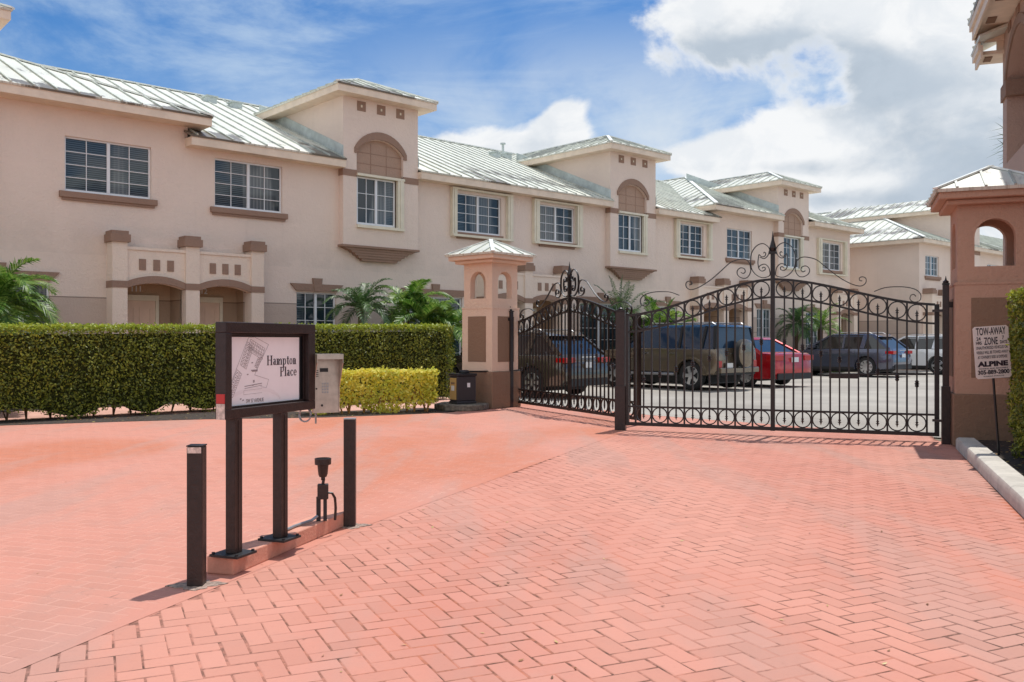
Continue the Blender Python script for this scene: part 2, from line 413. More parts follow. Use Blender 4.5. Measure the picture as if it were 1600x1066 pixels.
def text_mesh(body, size, name='lettering', depth=.002, bold=0, sx=1, align='CENTER'):
    cu = bpy.data.curves.new(name, 'FONT'); cu.body = body; cu.size = size; cu.extrude = depth; cu.offset = bold
    cu.align_x = align; cu.align_y = 'CENTER'; cu.resolution_u = 3
    o = bpy.data.objects.new(name, cu); col.objects.link(o); bpy.context.view_layer.update()
    me = bpy.data.meshes.new_from_object(o.evaluated_get(bpy.context.evaluated_depsgraph_get()))
    bpy.data.objects.remove(o)
    return [(v.co.x*sx, v.co.y, v.co.z) for v in me.vertices], [tuple(p.vertices) for p in me.polygons]

# ------------------------------------------------------------ ground
def sheet(name, pts, z, mat):
    mb = MB(); mb.add([(x, y, z) for x, y in pts], [tuple(range(len(pts)))])
    o = mb.build(name, mat, fix=False); o['kind'] = 'structure'
    if o.data.polygons[0].normal.z < 0: o.data.flip_normals()
    return o
sheet('ground', [(-400, -200), (400, -200), (400, 600), (-400, 600)], -.03, M_GROUND)
sheet('parking_lot', [(-.2, 18.8), (2.17, 15.43), (5.7, 11.75), (12, 8.6), (60, 6), (80, 90), (21, 44.6), (-3.4, 22.6)], -.012, M_LOT)
sheet('street', [(-60, -30), (60, -30), (60, -7), (-60, -7)], -.02, MATS['parking_lot'])
def RX(q, y): return (.9369*q+.3497*y, -.3497*q+.9369*y)         # frame of the right-hand kerb
BED = [(-16, 9.6), (-9.5, 12.6), (-7.58, 13.42), (-6.2, 14.0), (-4.94, 14.5), (-3.07, 14.85), (-1.9, 15.4), (-1.23, 15.8), (-.62, 16.35), (-.2, 17.2), (-.05, 18.0), (.0, 18.9)]
BND = [(-3.2, .9), (-1.93, 3.43), (-1.10, 5.98), (1.50, 12.5), (1.9, 13.5), (1.9, 15.85)]
END = [(.0, 18.9), (2.17, 15.55), (5.45, 11.95)]
KR = [RX(1.16, 11.9), RX(1.16, -8)]
def side_of(poly, x, y):
    """signed side of an open polyline running away from the camera (>0: right of it)"""
    best = None
    for (ax, ay), (bx, by) in zip(poly, poly[1:]):
        if ay <= y <= by or (best is None and y < ay) or (y > by):
            tt_ = (y-ay)/(by-ay+1e-9); best = x-(ax+(bx-ax)*tt_)
            if ay <= y <= by: return best
    return best
def in_poly(poly, x, y):
    c = False; n = len(poly)
    for i in range(n):
        (x1, y1), (x2, y2) = poly[i], poly[(i+1) % n]
        if (y1 > y) != (y2 > y) and x < (x2-x1)*(y-y1)/(y2-y1)+x1: c = not c
    return c
ALL = [(-16, -6)]+BED+END[1:]+[RX(1.16, 11.9), RX(1.16, -5)]
ALL += [(4, -6)]
RIGHT = [(-5.4, -6)]+[(-3.2, .9)]+BND[1:]+[(2.17, 15.55), (5.45, 11.95), RX(1.16, 11.9), RX(1.16, -5), (4, -6)]
LEFT = [(-16, -6)]+BED+[(1.9, 15.95)]+list(reversed(BND[:-1]))+[(-5.4, -6)]
sheet('driveway_bedding', RIGHT, -.0019, M_JO)
sheet('entry_bedding', LEFT, -.0013, M_JOL)
sheet('street_apron', [(-60, -7), (60, -7), (60, -5.9), (-60, -5.9)], -.006, M_PAVL)
sheet('walkway', [(-16, 9.6), (-9.5, 12.6), (-7.58, 13.42), (-4.94, 14.5), (-3.07, 14.85), (-.05, 18.0), (-.2, 18.8), (-3.4, 22.6), (-20, 7.6)], -.011, M_WALK)
def bricks(name, cells, mat, gap, poly, ymin=1.6):
    mb = MB(); v = mb.v; f = mb.f
    for cx, cy, ang, L, W in cells:
        if cy < ymin or not in_poly(poly, cx, cy): continue
        c, s_ = math.cos(ang), math.sin(ang); jx = random.gauss(0, .0012); jy = random.gauss(0, .0012); dz_ = random.uniform(-.0007, .0)
        cx += jx; cy += jy; tl = random.gauss(0, .004); c, s_ = math.cos(ang+tl), math.sin(ang+tl)
        g = gap*random.uniform(.6, 1.5)
        b = len(v); tx = random.gauss(0, .0015); ty = random.gauss(0, .0015)
        for (k, z) in ((0, -.007), (.0008, -.0018), (.0045, 0)):
            for a_, b_ in ((-1, -1), (1, -1), (1, 1), (-1, 1)):
                lx = a_*((L-g)/2-k); ly = b_*((W-g)/2-k)
                v.append((cx+lx*c-ly*s_+random.gauss(0, .0008), cy+lx*s_+ly*c+random.gauss(0, .0008), z+dz_))
        for q in (0, 4):
            for k in range(4): f.append((b+q+k, b+q+(k+1) % 4, b+q+4+(k+1) % 4, b+q+4+k))
        f.append((b+8, b+9, b+10, b+11))
    o = mb.build(name, mat, fix=False); o['kind'] = 'structure'; return o
# herringbone at 24.5 degrees
cells = []; a0 = R(24.5); ca, sa = math.cos(a0), math.sin(a0); Wb = .1
for r_ in range(-120, 220):
    for k in range(-50, 60):
        hx = (4*k + r_)*Wb; hy = r_*Wb
        for (ux, uy, ang) in ((hx+Wb, hy+Wb/2, a0), (hx+2.5*Wb, hy, a0+PI/2)):
            wx = ux*ca-uy*sa; wy = ux*sa+uy*ca+4
            if -6 < wx < 8 and 1.5 < wy < 17: cells.append((wx, wy, ang, 2*Wb, Wb))
bricks('driveway', cells, M_PAV, .0062, RIGHT)
cells = []; a1 = R(-19); ca, sa = math.cos(a1), math.sin(a1)
for r_ in range(-40, 230):
    for k in range(-80, 60):
        ux = (k+(.5 if r_ % 2 else 0))*.2; uy = r_*.1
        wx = ux*ca-uy*sa; wy = ux*sa+uy*ca
        if -12 < wx < 4 and 1.5 < wy < 19 and abs(wx) < wy*.62+1.4: cells.append((wx, wy, a1, .2, .1))
bricks('entry_pavers', cells, M_PAVL, .0065, LEFT)
# painted edge strip along the border between the two fields
mb = MB()
for (ax, ay), (bx, by) in zip(BND[1:4], BND[2:4]):
    n = Vector((by-ay, -(bx-ax), 0)).normalized()*.045; A = Vector((ax, ay, .0012)); B = Vector((bx, by, .0012))
    mb.add([A-n, A+n, B+n, B-n], [(0, 1, 2, 3)])
o = mb.build('border_course', M_PAVL); o['kind'] = 'structure'
# planting beds
BEDP = [(-16, 9.6)]+BED[1:8]+[(-1.0, 16.2), (-1.6, 17.0), (-3.0, 16.2), (-5.2, 15.9), (-8, 14.2), (-16, 10.6)]
sheet('hedge_bed', BEDP, .004, M_MULCH)
sheet('right_bed', [RX(1.30, -4), RX(1.30, 11.9), RX(7, 11.9), RX(7, -4)], .09, M_MULCH)
fb = MB(); fb.add([(-3, 18.0, 0), (38, 18.0, 0), (38, 19.42, 0), (-3, 19.42, 0)], [(0, 1, 2, 3)])
o = fb.build('facade_bed', M_MULCH, M=Matrix.Rotation(UA, 4, 'Z')); o['kind'] = 'structure'
# litter of dry leaves on the pavers and beds
mb = MB()
def litter(x, y, z, s_):
    a = random.uniform(0, 2*PI); c, s1 = math.cos(a), math.sin(a); h = random.uniform(.2, .6)*s_
    pts = [(-1, 0, 0), (-.2, .38, h*.5), (1, 0, h), (-.1, -.4, 0)]
    mb.add([(x+(p*c-q*s1)*s_, y+(p*s1+q*c)*s_, z+r_*.6) for p, q, r_ in pts], [(0, 1, 2, 3)])
for _ in range(90):
    D = random.uniform(3.2, 9); x = random.uniform(-.25, .5)*D
    if in_poly(RIGHT, x, D): litter(x, D, .003, random.uniform(.008, .018))
for _ in range(26):
    D = random.uniform(3.5, 10); x = random.uniform(-.55, -.2)*D
    if in_poly(LEFT, x, D): litter(x, D, .003, random.uniform(.006, .013))
for _ in range(500):
    q = random.uniform(1.33, 1.9); y = random.uniform(5, 11.8); p = RX(q, y); litter(p[0], p[1], .094, random.uniform(.015, .035))
for _ in range(900):
    x = random.uniform(-9, -1.2); y = random.uniform(12.8, 16.2)
    if in_poly(BEDP, x, y): litter(x, y, .008, random.uniform(.015, .035))
tag(mb.build('leaf_litter', M_LITTER, fix=False), 'dry fallen leaves scattered over the pavers and planting beds', 'fallen leaves', kind='stuff')

# ------------------------------------------------------------ townhouse row
O = (17.9, 19.42, 0.0)                        # local origin of the row (facade coordinates)
def FW(s_, t_, z=0): return (s_*.7417-t_*.6708, s_*.6708+t_*.7417, z)
PITCH = .42
def roof_poly(rb, rib, pts, eav, up, spacing=.405, ribh=.035, eav0=None):
    """pts: planar polygon; eav: unit vector along the eave; up: horizontal unit vector up the slope"""
    pts = [Vector(p) for p in pts]; b = len(rb.v)
    eav = Vector(eav); up = Vector(up)
    base = min(p.dot(up) for p in pts)
    n = (pts[1]-pts[0]).cross(pts[2]-pts[0]).normalized()
    if n.z < 0: n = -n
    rb.add([p+n*.012 for p in pts]+[p-n*.03 for p in pts], [tuple(range(len(pts)))]+[tuple(range(len(pts), 2*len(pts)))[::-1]]+[(i, (i+1) % len(pts), (i+1) % len(pts)+len(pts), i+len(pts)) for i in range(len(pts))])
    for p in pts+pts: rb.att.append((p.dot(up)-(eav0 if eav0 is not None else base), p.dot(eav)))
    us = [p.dot(eav) for p in pts]; k = math.ceil((min(us)+.1)/spacing)
    while k*spacing < max(us)-.05:
        u = k*spacing; hits = []
        for i in range(len(pts)):
            a, c = pts[i], pts[(i+1) % len(pts)]; ua, uc = a.dot(eav), c.dot(eav)
            if (ua-u)*(uc-u) < 0: hits.append(a+(c-a)*((u-ua)/(uc-ua)))
        if len(hits) == 2:
            hits.sort(key=lambda p: p.dot(up)); a, c = hits
            rib.bar(a+n*(ribh/2+.01), c+n*(ribh/2+.01), .028, ribh, up=n)
        k += 1
def clip(pts, f):
    out = []
    for i in range(len(pts)):
        a, c = Vector(pts[i]), Vector(pts[(i+1) % len(pts)]); fa, fc = f(a), f(c)
        if fa >= 0: out.append(a)
        if (fa < 0) != (fc < 0): out.append(a+(c-a)*(fa/(fa-fc)))
    return out
def notched(rb, rib, pts, towers, y):
    '''front slope with the eave cut back to depth y where a tower stands through it'''
    xs = sorted([-1e3]+[v for c in towers for v in (c-1.126, c+1.126)]+[1e3])
    for k, (a, b) in enumerate(zip(xs, xs[1:])):
        q = clip(clip(pts, lambda p: p.x-a), lambda p: b-p.x)
        if k % 2: q = clip(q, lambda p: p.y-y)
        if len(q) >= 3: roof_poly(rb, rib, q, (1, 0, 0), (0, 1, 0), eav0=min(Vector(p).y for p in pts))
def rbuild(rb, parent, off, name='roof'):
    return rb.build(name, M_ROOF, parent, off, attr={'eave': [a for a, _ in rb.att], 'along': [b for _, b in rb.att]})

def window(parent, off, x0, x1, z0, z1, yf, cols=2, rows=4, shutter=None, sill=True, deep=.09, sillx=.09, name='window'):
    fr = MB(); fw = .035
    ya, yb = yf+deep-.03, yf+deep+.02
    fr.box(x0, x1, ya, yb, z0, z0+fw+.015); fr.box(x0, x1, ya, yb, z1-fw, z1)
    fr.box(x0, x0+fw, ya+.001, yb-.001, z0+fw+.015, z1-fw); fr.box(x1-fw, x1, ya+.001, yb-.001, z0+fw+.015, z1-fw)
    xm = (x0+x1)/2; fr.box(xm-.03, xm+.03, ya-.012, yb-.002, z0+fw+.015, z1-fw)
    for (a, b) in ((x0+fw, xm-.03), (xm+.03, x1-fw)):
        for k in range(1, cols):
            x = a+(b-a)*k/cols; fr.box(x-.007, x+.007, ya+.008, yb-.004, z0+fw+.015, z1-fw)
        for k in range(1, rows):
            z = z0+fw+(z1-z0-2*fw)*k/rows; fr.box(a, b, ya+.010, yb-.006, z-.007, z+.007)
    wobj = fr.build(name, M_WHITE, parent, off)
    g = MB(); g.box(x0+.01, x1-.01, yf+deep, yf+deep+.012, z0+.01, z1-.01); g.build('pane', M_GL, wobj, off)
    if sill:
        s_ = MB(); s_.box(x0-sillx, x1+sillx, yf-.075, yf+.05, z0-.13, z0-.012); s_.box(x0-sillx+.05, x1+sillx-.05, yf-.045, yf+.04, z0-.185, z0-.131)
        s_.build('sill', M_BR, wobj, off)
    if shutter:
        l, r_, zt, zb = shutter; sh = MB()
        sh.box(l, r_, yf-.13, yf-.002, zt-.05, zt); sh.box(l, r_, yf-.15, yf-.002, zb, zb+.06)
        for (a, b) in ((l, x0-.02), (x1+(.03 if r_-x1 > .2 else .01), r_)):
            if b-a < .04: continue
            if r_-x1 > .28 and a > x1: a = r_-.2
            n = 3
            for k in range(n):
                u0 = a+(b-a)*k/n; u1 = a+(b-a)*(k+1)/n-.008
                sh.box(u0, u1, yf-.12-(.012 if k % 2 else 0), yf-.004, zb+.06, zt-.05)
        sh.build('shutter', M_CREAM, wobj, off)
    return wobj

row = thing('townhouse_row', 'long pink stucco row of two-storey townhouses with pale standing seam metal roofs', 'townhouses', FW(O[0], O[1], 0), UA)
# front wall with real openings
UPW = [(5.54, 7.25, 4.25, 5.35), (8.65, 10.30, 4.24, 5.33), (15.49, 17.15, 4.24, 5.31), (18.60, 20.15, 4.24, 5.31), (25.30, 26.75, 4.26, 5.33), (28.19, 29.81, 4.31, 5.40), (34.85, 36.55, 4.24, 5.38)]
GW = [(3.45, 5.26, .75, 2.41), (10.67, 11.75, .75, 2.42), (13.85, 15.72, .15, 2.43), (20.40, 22.21, .15, 2.43), (24.15, 25.25, .75, 2.42), (30.14, 31.14, .35, 2.48), (33.69, 34.70, .75, 2.42)]
REC = [(6.58, 9.42), (16.48, 19.33), (26.20, 29.05), (35.9, 37.1)]
holes = [rect(*u) for u in UPW+GW]+[rect(a, b, -.0, 2.52) for a, b in REC]
mb = MB()
outer = [(-2.1, -.05), (6.58, -.05)]
outer = [(-2.1, -.05)]
for a, b in REC: outer += [(a, -.05), (a, 2.52), (b, 2.52), (b, -.05)]
outer += [(37.34, -.05), (37.34, 5.95), (27.2, 5.95), (27.2, 5.60), (8.04, 5.60), (8.04, 5.95), (-2.1, 5.95)]
mb.plate(outer, [rect(*u) for u in UPW+GW], XZ, 19.42, 19.62)
# end walls, back wall
mb.box(37.14, 37.34, 19.622, 31, -.05, 5.95); mb.box(-2.1, -1.9, 19.622, 31, -.05, 5.95); mb.box(-2.1, 37.34, 31.001, 31.2, -.05, 5.95)
# gable infill where the taller end blocks rise above the middle eave
mb.box(7.9, 8.04, 19.622, 30, 5.4, 5.95); mb.box(27.2, 27.34, 19.622, 30, 5.4, 5.95)
mb.build('wall', M_ST, row, O); mb = MB()
M_REC = material('recess_shade_tint', rough=.9, spec=.15, fn=stucco_fn((.54, .39, .265), (.44, .315, .22)))  # wall stucco turned darker tan: the recess's shade is put into the colour
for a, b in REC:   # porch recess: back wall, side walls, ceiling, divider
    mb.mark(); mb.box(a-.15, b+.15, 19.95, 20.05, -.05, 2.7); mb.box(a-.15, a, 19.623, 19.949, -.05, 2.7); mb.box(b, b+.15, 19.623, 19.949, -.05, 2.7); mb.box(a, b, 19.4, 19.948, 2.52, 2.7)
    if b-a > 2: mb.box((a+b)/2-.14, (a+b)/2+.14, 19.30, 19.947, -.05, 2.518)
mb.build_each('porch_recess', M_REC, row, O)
for k, (x0, x1, z0, z1) in enumerate(UPW):
    sh = {2: (15.30, 17.52, 5.43, 4.10), 3: (18.35, 20.42, 5.43, 4.12), 4: (25.06, 27.15, 5.45, 4.12), 6: (34.55, 36.92, 5.52, 4.02)}.get(k)
    window(row, O, x0, x1, z0, z1, 19.42, 2, 4, sh, True, sillx=.11 if not sh else .02)
for k, (x0, x1, z0, z1) in enumerate(GW):
    window(row, O, x0, x1, z0, z1, 19.42, 2, 5 if z0 > .5 else 6, None, False)
    li = MB(); xc = (x0+x1)/2; e = .14
    li.plate([(x0-.02, z1+.03), (x1+.02, z1+.03), (x1+.04+e, z1+.20), (x0-.04-e, z1+.20)], [], XZ, 19.37, 19.419)
    li.plate([(xc-.09, z1+.025), (xc+.09, z1+.025), (xc+.13, z1+.34), (xc-.13, z1+.34)], [], XZ, 19.355, 19.418)
    li.build('lintel', M_BR, row, O)

# porches
def porch(parent, off, y0, px, yw=19.42, nums=(), end=False, doors=True):
    """px = left x of each pier"""
    pw = .30; p = MB(); tr = MB(); cp = MB(); sq = MB()
    for x in px:
        p.box(x, x+pw, y0, yw+.001, 0, 3.27)
        cp.mark(); cp.box(x-.05, x+pw+.05, y0-.05, yw, 3.272, 3.43); cp.box(x-.02, x+pw+.02, y0-.02, yw, 3.431, 3.50)
        tr.box(x-.012, x+pw+.012, y0-.012, yw-.001, 2.342, 2.48)
    for a, b in zip(px, px[1:]):
        x0, x1 = a+pw, b
        hole = arch(x0, x1, 2.2, 2.34, 2.46)
        lo = [q for q in hole[2:]]
        p.plate([(x0, 3.13), (x0, 2.34)]+lo[::-1][1:-1]+[(x1, 2.34), (x1, 3.13)], [], XZ, y0+.05, y0+.24)
        p.box(x0, x1, y0+.025, y0+.26, 3.131, 3.19)
        outr = arch(x0, x1, 2.2, 2.48, 2.61)[2:]
        tr.plate([(x0, 2.34)]+lo[::-1][1:-1]+[(x1, 2.34), (x1, 2.48)]+outr[1:-1]+[(x0, 2.48)], [], XZ, y0+.008, y0+.049)
        n = 3
        for k in range(n):
            xc = x0+(x1-x0)*(.26+.24*k); sq.mark(); sq.box(xc-.07, xc+.07, y0+.035, y0+.0495, 2.72, 2.95)
        # slab behind the parapet
        p.box(x0, x1, y0+.241, yw-.002, 2.66, 2.76)
    pr = p.build('porch', M_STP, parent, off)
    tr.build('arch_band', M_BR, pr, off); cp.build_each('pier_cap', M_BR, pr, off); sq.build_each('relief_square', M_BR, pr, off)
    return pr
def door(parent, off, x0, x1, yb, num=None):
    d = MB(); z1 = 2.12
    d.box(x0+.07, x1-.07, yb-.045, yb-.004, .02, z1)
    for (a, b) in ((x0+.16, (x0+x1)/2-.05), ((x0+x1)/2+.05, x1-.16)):
        for (c, e) in ((.2, .75), (.85, 1.5), (1.6, 1.98)):
            for q in ((a, b, c, c+.03), (a, b, e-.03, e), (a, a+.03, c+.031, e-.031), (b-.03, b, c+.031, e-.031)):
                d.box(q[0], q[1], yb-.056, yb-.0455, q[2], q[3])
    do = d.build('door', M_DOOR, parent, off)
    f = MB(); f.box(x0, x0+.068, yb-.07, yb-.003, 0, 2.24); f.box(x1-.068, x1, yb-.07, yb-.003, 0, 2.24); f.box(x0+.07, x1-.07, yb-.07, yb-.003, z1+.002, 2.24)
    f.build('door_frame', M_CREAM, do, off)
    h = MB(); h.tube([(x0+.17, yb-.10, 1.0), (x0+.17, yb-.045, 1.0)], .03, 8); h.tube([(x0+.17, yb-.07, 1.15), (x0+.17, yb-.045, 1.15)], .025, 8); h.build('handle', M_GREY, do, off)
    if num:
        v, f_ = text_mesh(num, .17, bold=.004)
        m = MB(); m.add([(x+(x0+x1)/2, yb-.006-zz, y+2.37) for x, y, zz in v], f_); m.build('house_number', M_WHITE, parent, off)
porch(row, O, 19.07, [6.34, 7.86, 9.36]); porch(row, O, 19.07, [16.24, 17.76, 19.27]); porch(row, O, 19.07, [25.99, 27.50, 29.0]); porch(row, O, 19.07, [35.62, 37.04])
for (a, n) in ((6.66, '111'), (8.12, '112'), (16.5, '109'), (18.05, '108'), (26.25, None), (27.85, None), (36.0, '101')):
    door(row, O, a, a+.93, 19.95, n if n in ('111', '112', '101') else None)

# towers with window bays
def tower(parent, off, c, yf=19.22, zb=3.62, eave=7.25, main0=(5.66, 19.05), win=True):
    hw = 1.125; x0, x1 = c-hw, c+hw; P = {}
    wl, wr = c-.74, c+.66                       # bay opening
    m = MB(); hole = [(wl, 4.08), (wr, 4.08), (wr, 5.98)]+arch(wl, wr, 4.08, 5.98, 6.30)[3:-1]+[(wl, 5.98)]
    m.plate(rect(x0, x1, zb, eave+.03), [hole], XZ, yf, yf+.16)
    m.box(x0, x0+.2, yf+.161, 24.3, zb, eave+.03); m.box(x1-.2, x1, yf+.161, 24.3, zb, eave+.03)
    m.box(x0+.2, x1-.2, yf+.4, yf+.5, zb, eave+.02); m.box(x0+.201, x1-.201, yf+.161, yf+.39, zb, zb+.06)
    tw = m.build('tower', M_ST, parent, off)
    r = MB(); r.box(wl-.02, wr+.02, yf+.09, yf+.158, 5.40, 6.35)
    for k in range(1, 3):
        pass
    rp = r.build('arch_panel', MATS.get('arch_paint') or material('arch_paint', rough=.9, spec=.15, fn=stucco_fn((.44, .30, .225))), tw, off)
    g = MB()
    for k in range(1, 3): g.box(wl+(wr-wl)*k/3-.006, wl+(wr-wl)*k/3+.006, yf+.082, yf+.0898, 5.42, 6.2)
    for z in (5.68, 5.95): g.box(wl, wr, yf+.083, yf+.0897, z-.006, z+.006)
    g.build('panel_joint', M_BR, rp, off)
    if win:
        window(tw, off, wl+.03, wr-.23, 4.15, 5.33, yf+.02, 2, 3, None, False, deep=.06, name='bay_window')
        s_ = MB(); s_.box(wl-.01, wr+.01, yf-.07, yf+.06, 4.06, 4.13); s_.box(wl-.01, wr+.01, yf-.07, yf+.08, 5.34, 5.40)
        for k in range(3): s_.box(wr-.2+k*.065, wr-.2+k*.065+.057, yf-.06-(k % 2)*.012, yf+.03, 4.131, 5.339)
        s_.build('shutter', M_CREAM, tw, off)
    h = MB(); inn = arch(wl, wr, 4, 5.98, 6.31)[2:]; outp = arch(wl-.07, wr+.09, 4, 6.03, 6.50)[2:]
    h.plate([(wl-.07, 5.90)]+[(wl, 5.90)]+inn[::-1]+[(wr, 5.90), (wr+.09, 5.90)]+outp, [], XZ, yf-.035, yf-.001)
    h.build('arch_hood', M_BR, tw, off)
    b = MB(); b.mark(); b.box(x0-.012, wl, yf-.014, yf+.3, 5.31, 5.47); b.mark(); b.box(wr, x1+.012, yf-.014, yf+.3, 5.31, 5.47); b.build_each('band', M_BR, tw, off)
    sq = MB()
    for k in (-1, 0, 1): sq.mark(); sq.box(c-.02+k*.585-.125, c-.02+k*.585+.125, yf-.012, yf-.001, 6.95, 7.19)
    sq.build_each('relief_square', M_BR, tw, off)
    dt = MB()
    for k in (-1, 0, 1): dt.mark(); dt.box(c-.02+k*.585-.022, c-.02+k*.585+.022, yf-.02, yf-.0125, 7.04, 7.10)
    dt.build_each('relief_boss', M_CREAM, tw, off)
    cb = MB(); steps = [(1.09, .95, .185), (.88, .83, .17), (.76, .73, .155), (.66, .63, .14), (.55, .53, .12)]
    cb.box(c-1.16, c+1.16, yf-.03, 19.419, zb-.055, zb-.001); z = zb-.056
    for k, (ha, hb, d) in enumerate(steps):
        cb.plate([(c-ha, z), (c+ha, z), (c+hb, z-.062), (c-hb, z-.062)], [], XZ, 19.419-d, 19.418-.0001*k); z -= .063
    cb.build('corbel', M_BR, tw, off)
    # eaves and roof
    e = MB(); o_ = .35; za, zt = eave, eave+.17
    e.box(x0-o_, x1+o_, yf-o_, yf+.02, za, zt); e.box(x0-o_, x0+.02, yf+.021, 23.4, za, zt); e.box(x1-.02, x1+o_, yf+.021, 23.4, za, zt)
    e.build('fascia', M_FAS, tw, off)
    rb = MB(); rib = MB(); a0_, a1_ = x0-o_-.03, x1+o_+.03; y0_ = yf-o_-.03; hz_ = zt+.02; hwid = (a1_-a0_)/2; rz = hz_+PITCH*hwid
    rgt = (c, y0_+hwid, rz)
    roof_poly(rb, rib, [(a0_, y0_, hz_), (a1_, y0_, hz_), rgt], (1, 0, 0), (0, 1, 0), .38)
    roof_poly(rb, rib, [(a0_, 24.2, hz_), (a0_, y0_, hz_), rgt, (c, 25.2, rz)], (0, 1, 0), (1, 0, 0), .38)
    roof_poly(rb, rib, [(a1_, 24.2, hz_), (a1_, y0_, hz_), rgt, (c, 25.2, rz)], (0, 1, 0), (-1, 0, 0), .38)
    ro = rbuild(rb, tw, off, 'tower_roof'); rib.build('roof_rib', M_RIB, ro, off) if False else None
    rr = rib.build('roof_seam', M_RIB, tw, off)
    cpm = MB(); k_ = .03
    for q in ((a0_, y0_, hz_), (a1_, y0_, hz_)): cpm.bar(Vector(q)+Vector((0, 0, k_)), Vector(rgt)+Vector((0, 0, k_)), .10, .035)
    cpm.bar(Vector(rgt)+Vector((0, 0, k_)), Vector((c, 25.2, rz+k_)), .10, .035); cpm.build('ridge_cap', M_CAP, tw, off)
    fl = MB(); zf = lambda y: main0[0]+PITCH*(y-main0[1])
    for x in (x0-.012, x1+.012):
        fl.plate([(yf-.02, zf(yf)+.04), (23.6, zf(23.6)+.04), (23.6, zf(23.6)+.30), (yf-.02, zf(yf)+.30)], [], lambda u, v, d: (d, u, v), x-.008, x+.008)
    fl.build('flashing', M_FLASH, tw, off)
for c in (12.95, 22.70): tower(row, O, c)
for c in (2.97, 32.45): tower(row, O, c, main0=(6.09, 18.93))
# main eaves
e = MB()
for (a, b) in ((7.98, 11.82), (14.08, 21.57), (23.83, 27.25)): e.box(a, b, 19.07, 19.43, 5.47, 5.65)
for (a, b) in ((-2.45, 1.84), (4.10, 8.38), (26.85, 31.32), (33.58, 37.70)): e.box(a, b, 18.95, 19.43, 5.90, 6.07)
for x in (8.04, 37.34): e.box(x, x+.35, 19.431, 31.5, 5.90, 6.07)
for x in (-2.45, 26.85): e.box(x, x+.35, 19.431, 31.5, 5.90, 6.07)
for (a, b) in ((-2.45, 8.38), (26.85, 37.70)): e.box(a, b, 31.19, 31.55, 5.90, 6.07)
e.build('fascia', M_FAS, row, O)
rb = MB(); rib = MB(); cpm = MB()
zr = 5.67+PITCH*(25-19.04)
notched(rb, rib, [(7.95, 19.04, 5.67), (27.35, 19.04, 5.67), (27.35, 19.9, 5.67+.86*PITCH), (31.5, 24.2, 5.67+PITCH*5.16), (31.5, 25, zr), (3.4, 25, zr), (3.4, 24.4, 5.67+PITCH*5.36), (7.95, 19.9, 5.67+.86*PITCH)], (12.95, 22.70), 19.45)
roof_poly(rb, rib, [(3.4, 25, zr), (31.5, 25, zr), (31.5, 31.5, zr-PITCH*6.5), (3.4, 31.5, zr-PITCH*6.5)], (1, 0, 0), (0, -1, 0))
cpm.bar((3.4, 25, zr+.03), (31.5, 25, zr+.03), .16, .035)
def hip_block(rb, rib, cpm, x0, x1, y0, y1, z, tw=()):
    W = (x1-x0)/2; xc = (x0+x1)/2; A = (xc, y0+W, z+PITCH*W); B = (xc, y1-W, z+PITCH*W)
    notched(rb, rib, [(x0, y0, z), (x1, y0, z), A], tw, 19.45)
    roof_poly(rb, rib, [(x0, y1, z), (x1, y1, z), B], (1, 0, 0), (0, -1, 0))
    roof_poly(rb, rib, [(x0, y0, z), (x0, y1, z), B, A], (0, 1, 0), (1, 0, 0))
    roof_poly(rb, rib, [(x1, y0, z), (x1, y1, z), B, A], (0, 1, 0), (-1, 0, 0))
    up = Vector((0, 0, .035))
    for a, b in (((x0, y0, z), A), ((x1, y0, z), A), ((x0, y1, z), B), ((x1, y1, z), B), (A, B)): cpm.bar(Vector(a)+up, Vector(b)+up, .13, .035)
rib.build('roof_seam', M_RIB, row, O); rib = MB(); hip_block(rb, rib, cpm, -2.48, 8.40, 18.92, 31.55, 6.09, (2.97,)); rib.build('roof_seam', M_RIB, row, O); rib = MB(); hip_block(rb, rib, cpm, 26.83, 37.72, 18.92, 31.55, 6.09, (32.45,))
rbuild(rb, row, O); rib.build('roof_seam', M_RIB, row, O); cpm.build('ridge_cap', M_CAP, row, O)
for (s_, t_, z_) in ((10.64, 24.2, 7.83), (11.29, 24.0, 7.74), (20.55, 23.6, 7.58), (21.2, 23.75, 7.65)):
    v = MB(); v.box(s_-.14, s_+.14, t_-.14, t_+.16, z_-.1, z_+.13); v.box(s_-.17, s_+.17, t_-.17, t_+.19, z_+.131, z_+.17); v.build('roof_vent', M_FLASH, row, O)
for (s_, t_, z_) in ((21.54, 24.3, 7.87), (34.8, 24.3, 8.0), (28.0, 23.6, 7.55)):
    v = MB(); v.tube([(s_, t_, z_-.3), (s_, t_, z_+.42)], .045, 8); v.tube([(s_, t_, z_+.40), (s_, t_, z_+.45)], .10, 8); v.build('vent_pipe', M_FLASH, row, O)

# ------------------------------------------------------------ second building further back
O2 = (43.8, 17.06, 0)
b2 = thing('townhouse_block', 'far townhouse block with a blank side wall and hipped metal roof behind the gate', 'townhouses', FW(O2[0], O2[1], 0), UA)
m = MB(); X0, X1, Y0 = 38.8, 49.0, 17.06
m.plate([(X0, -.05), (X1+14, -.05), (X1+14, 5.5), (X0, 5.5)], [rect(39.4, 40.76, 4.07, 4.95), rect(46.2, 47.6, 4.07, 4.95), rect(39.8, 41.0, .6, 2.3)], XZ, Y0, Y0+.2)
m.box(X0, X0+.2, Y0+.201, 33, -.05, 5.5); m.box(X1-.2, X1, Y0+.201, 33, -.05, 5.5); m.box(X0, X1, 33.001, 33.2, -.05, 5.5)
m.box(X1, X1+14, Y0+8, Y0+8.2, -.05, 5.3); m.box(X1+13.8, X1+14, Y0+.201, Y0+7.9, -.05, 5.3)
m.build('wall', M_ST, b2, O2)
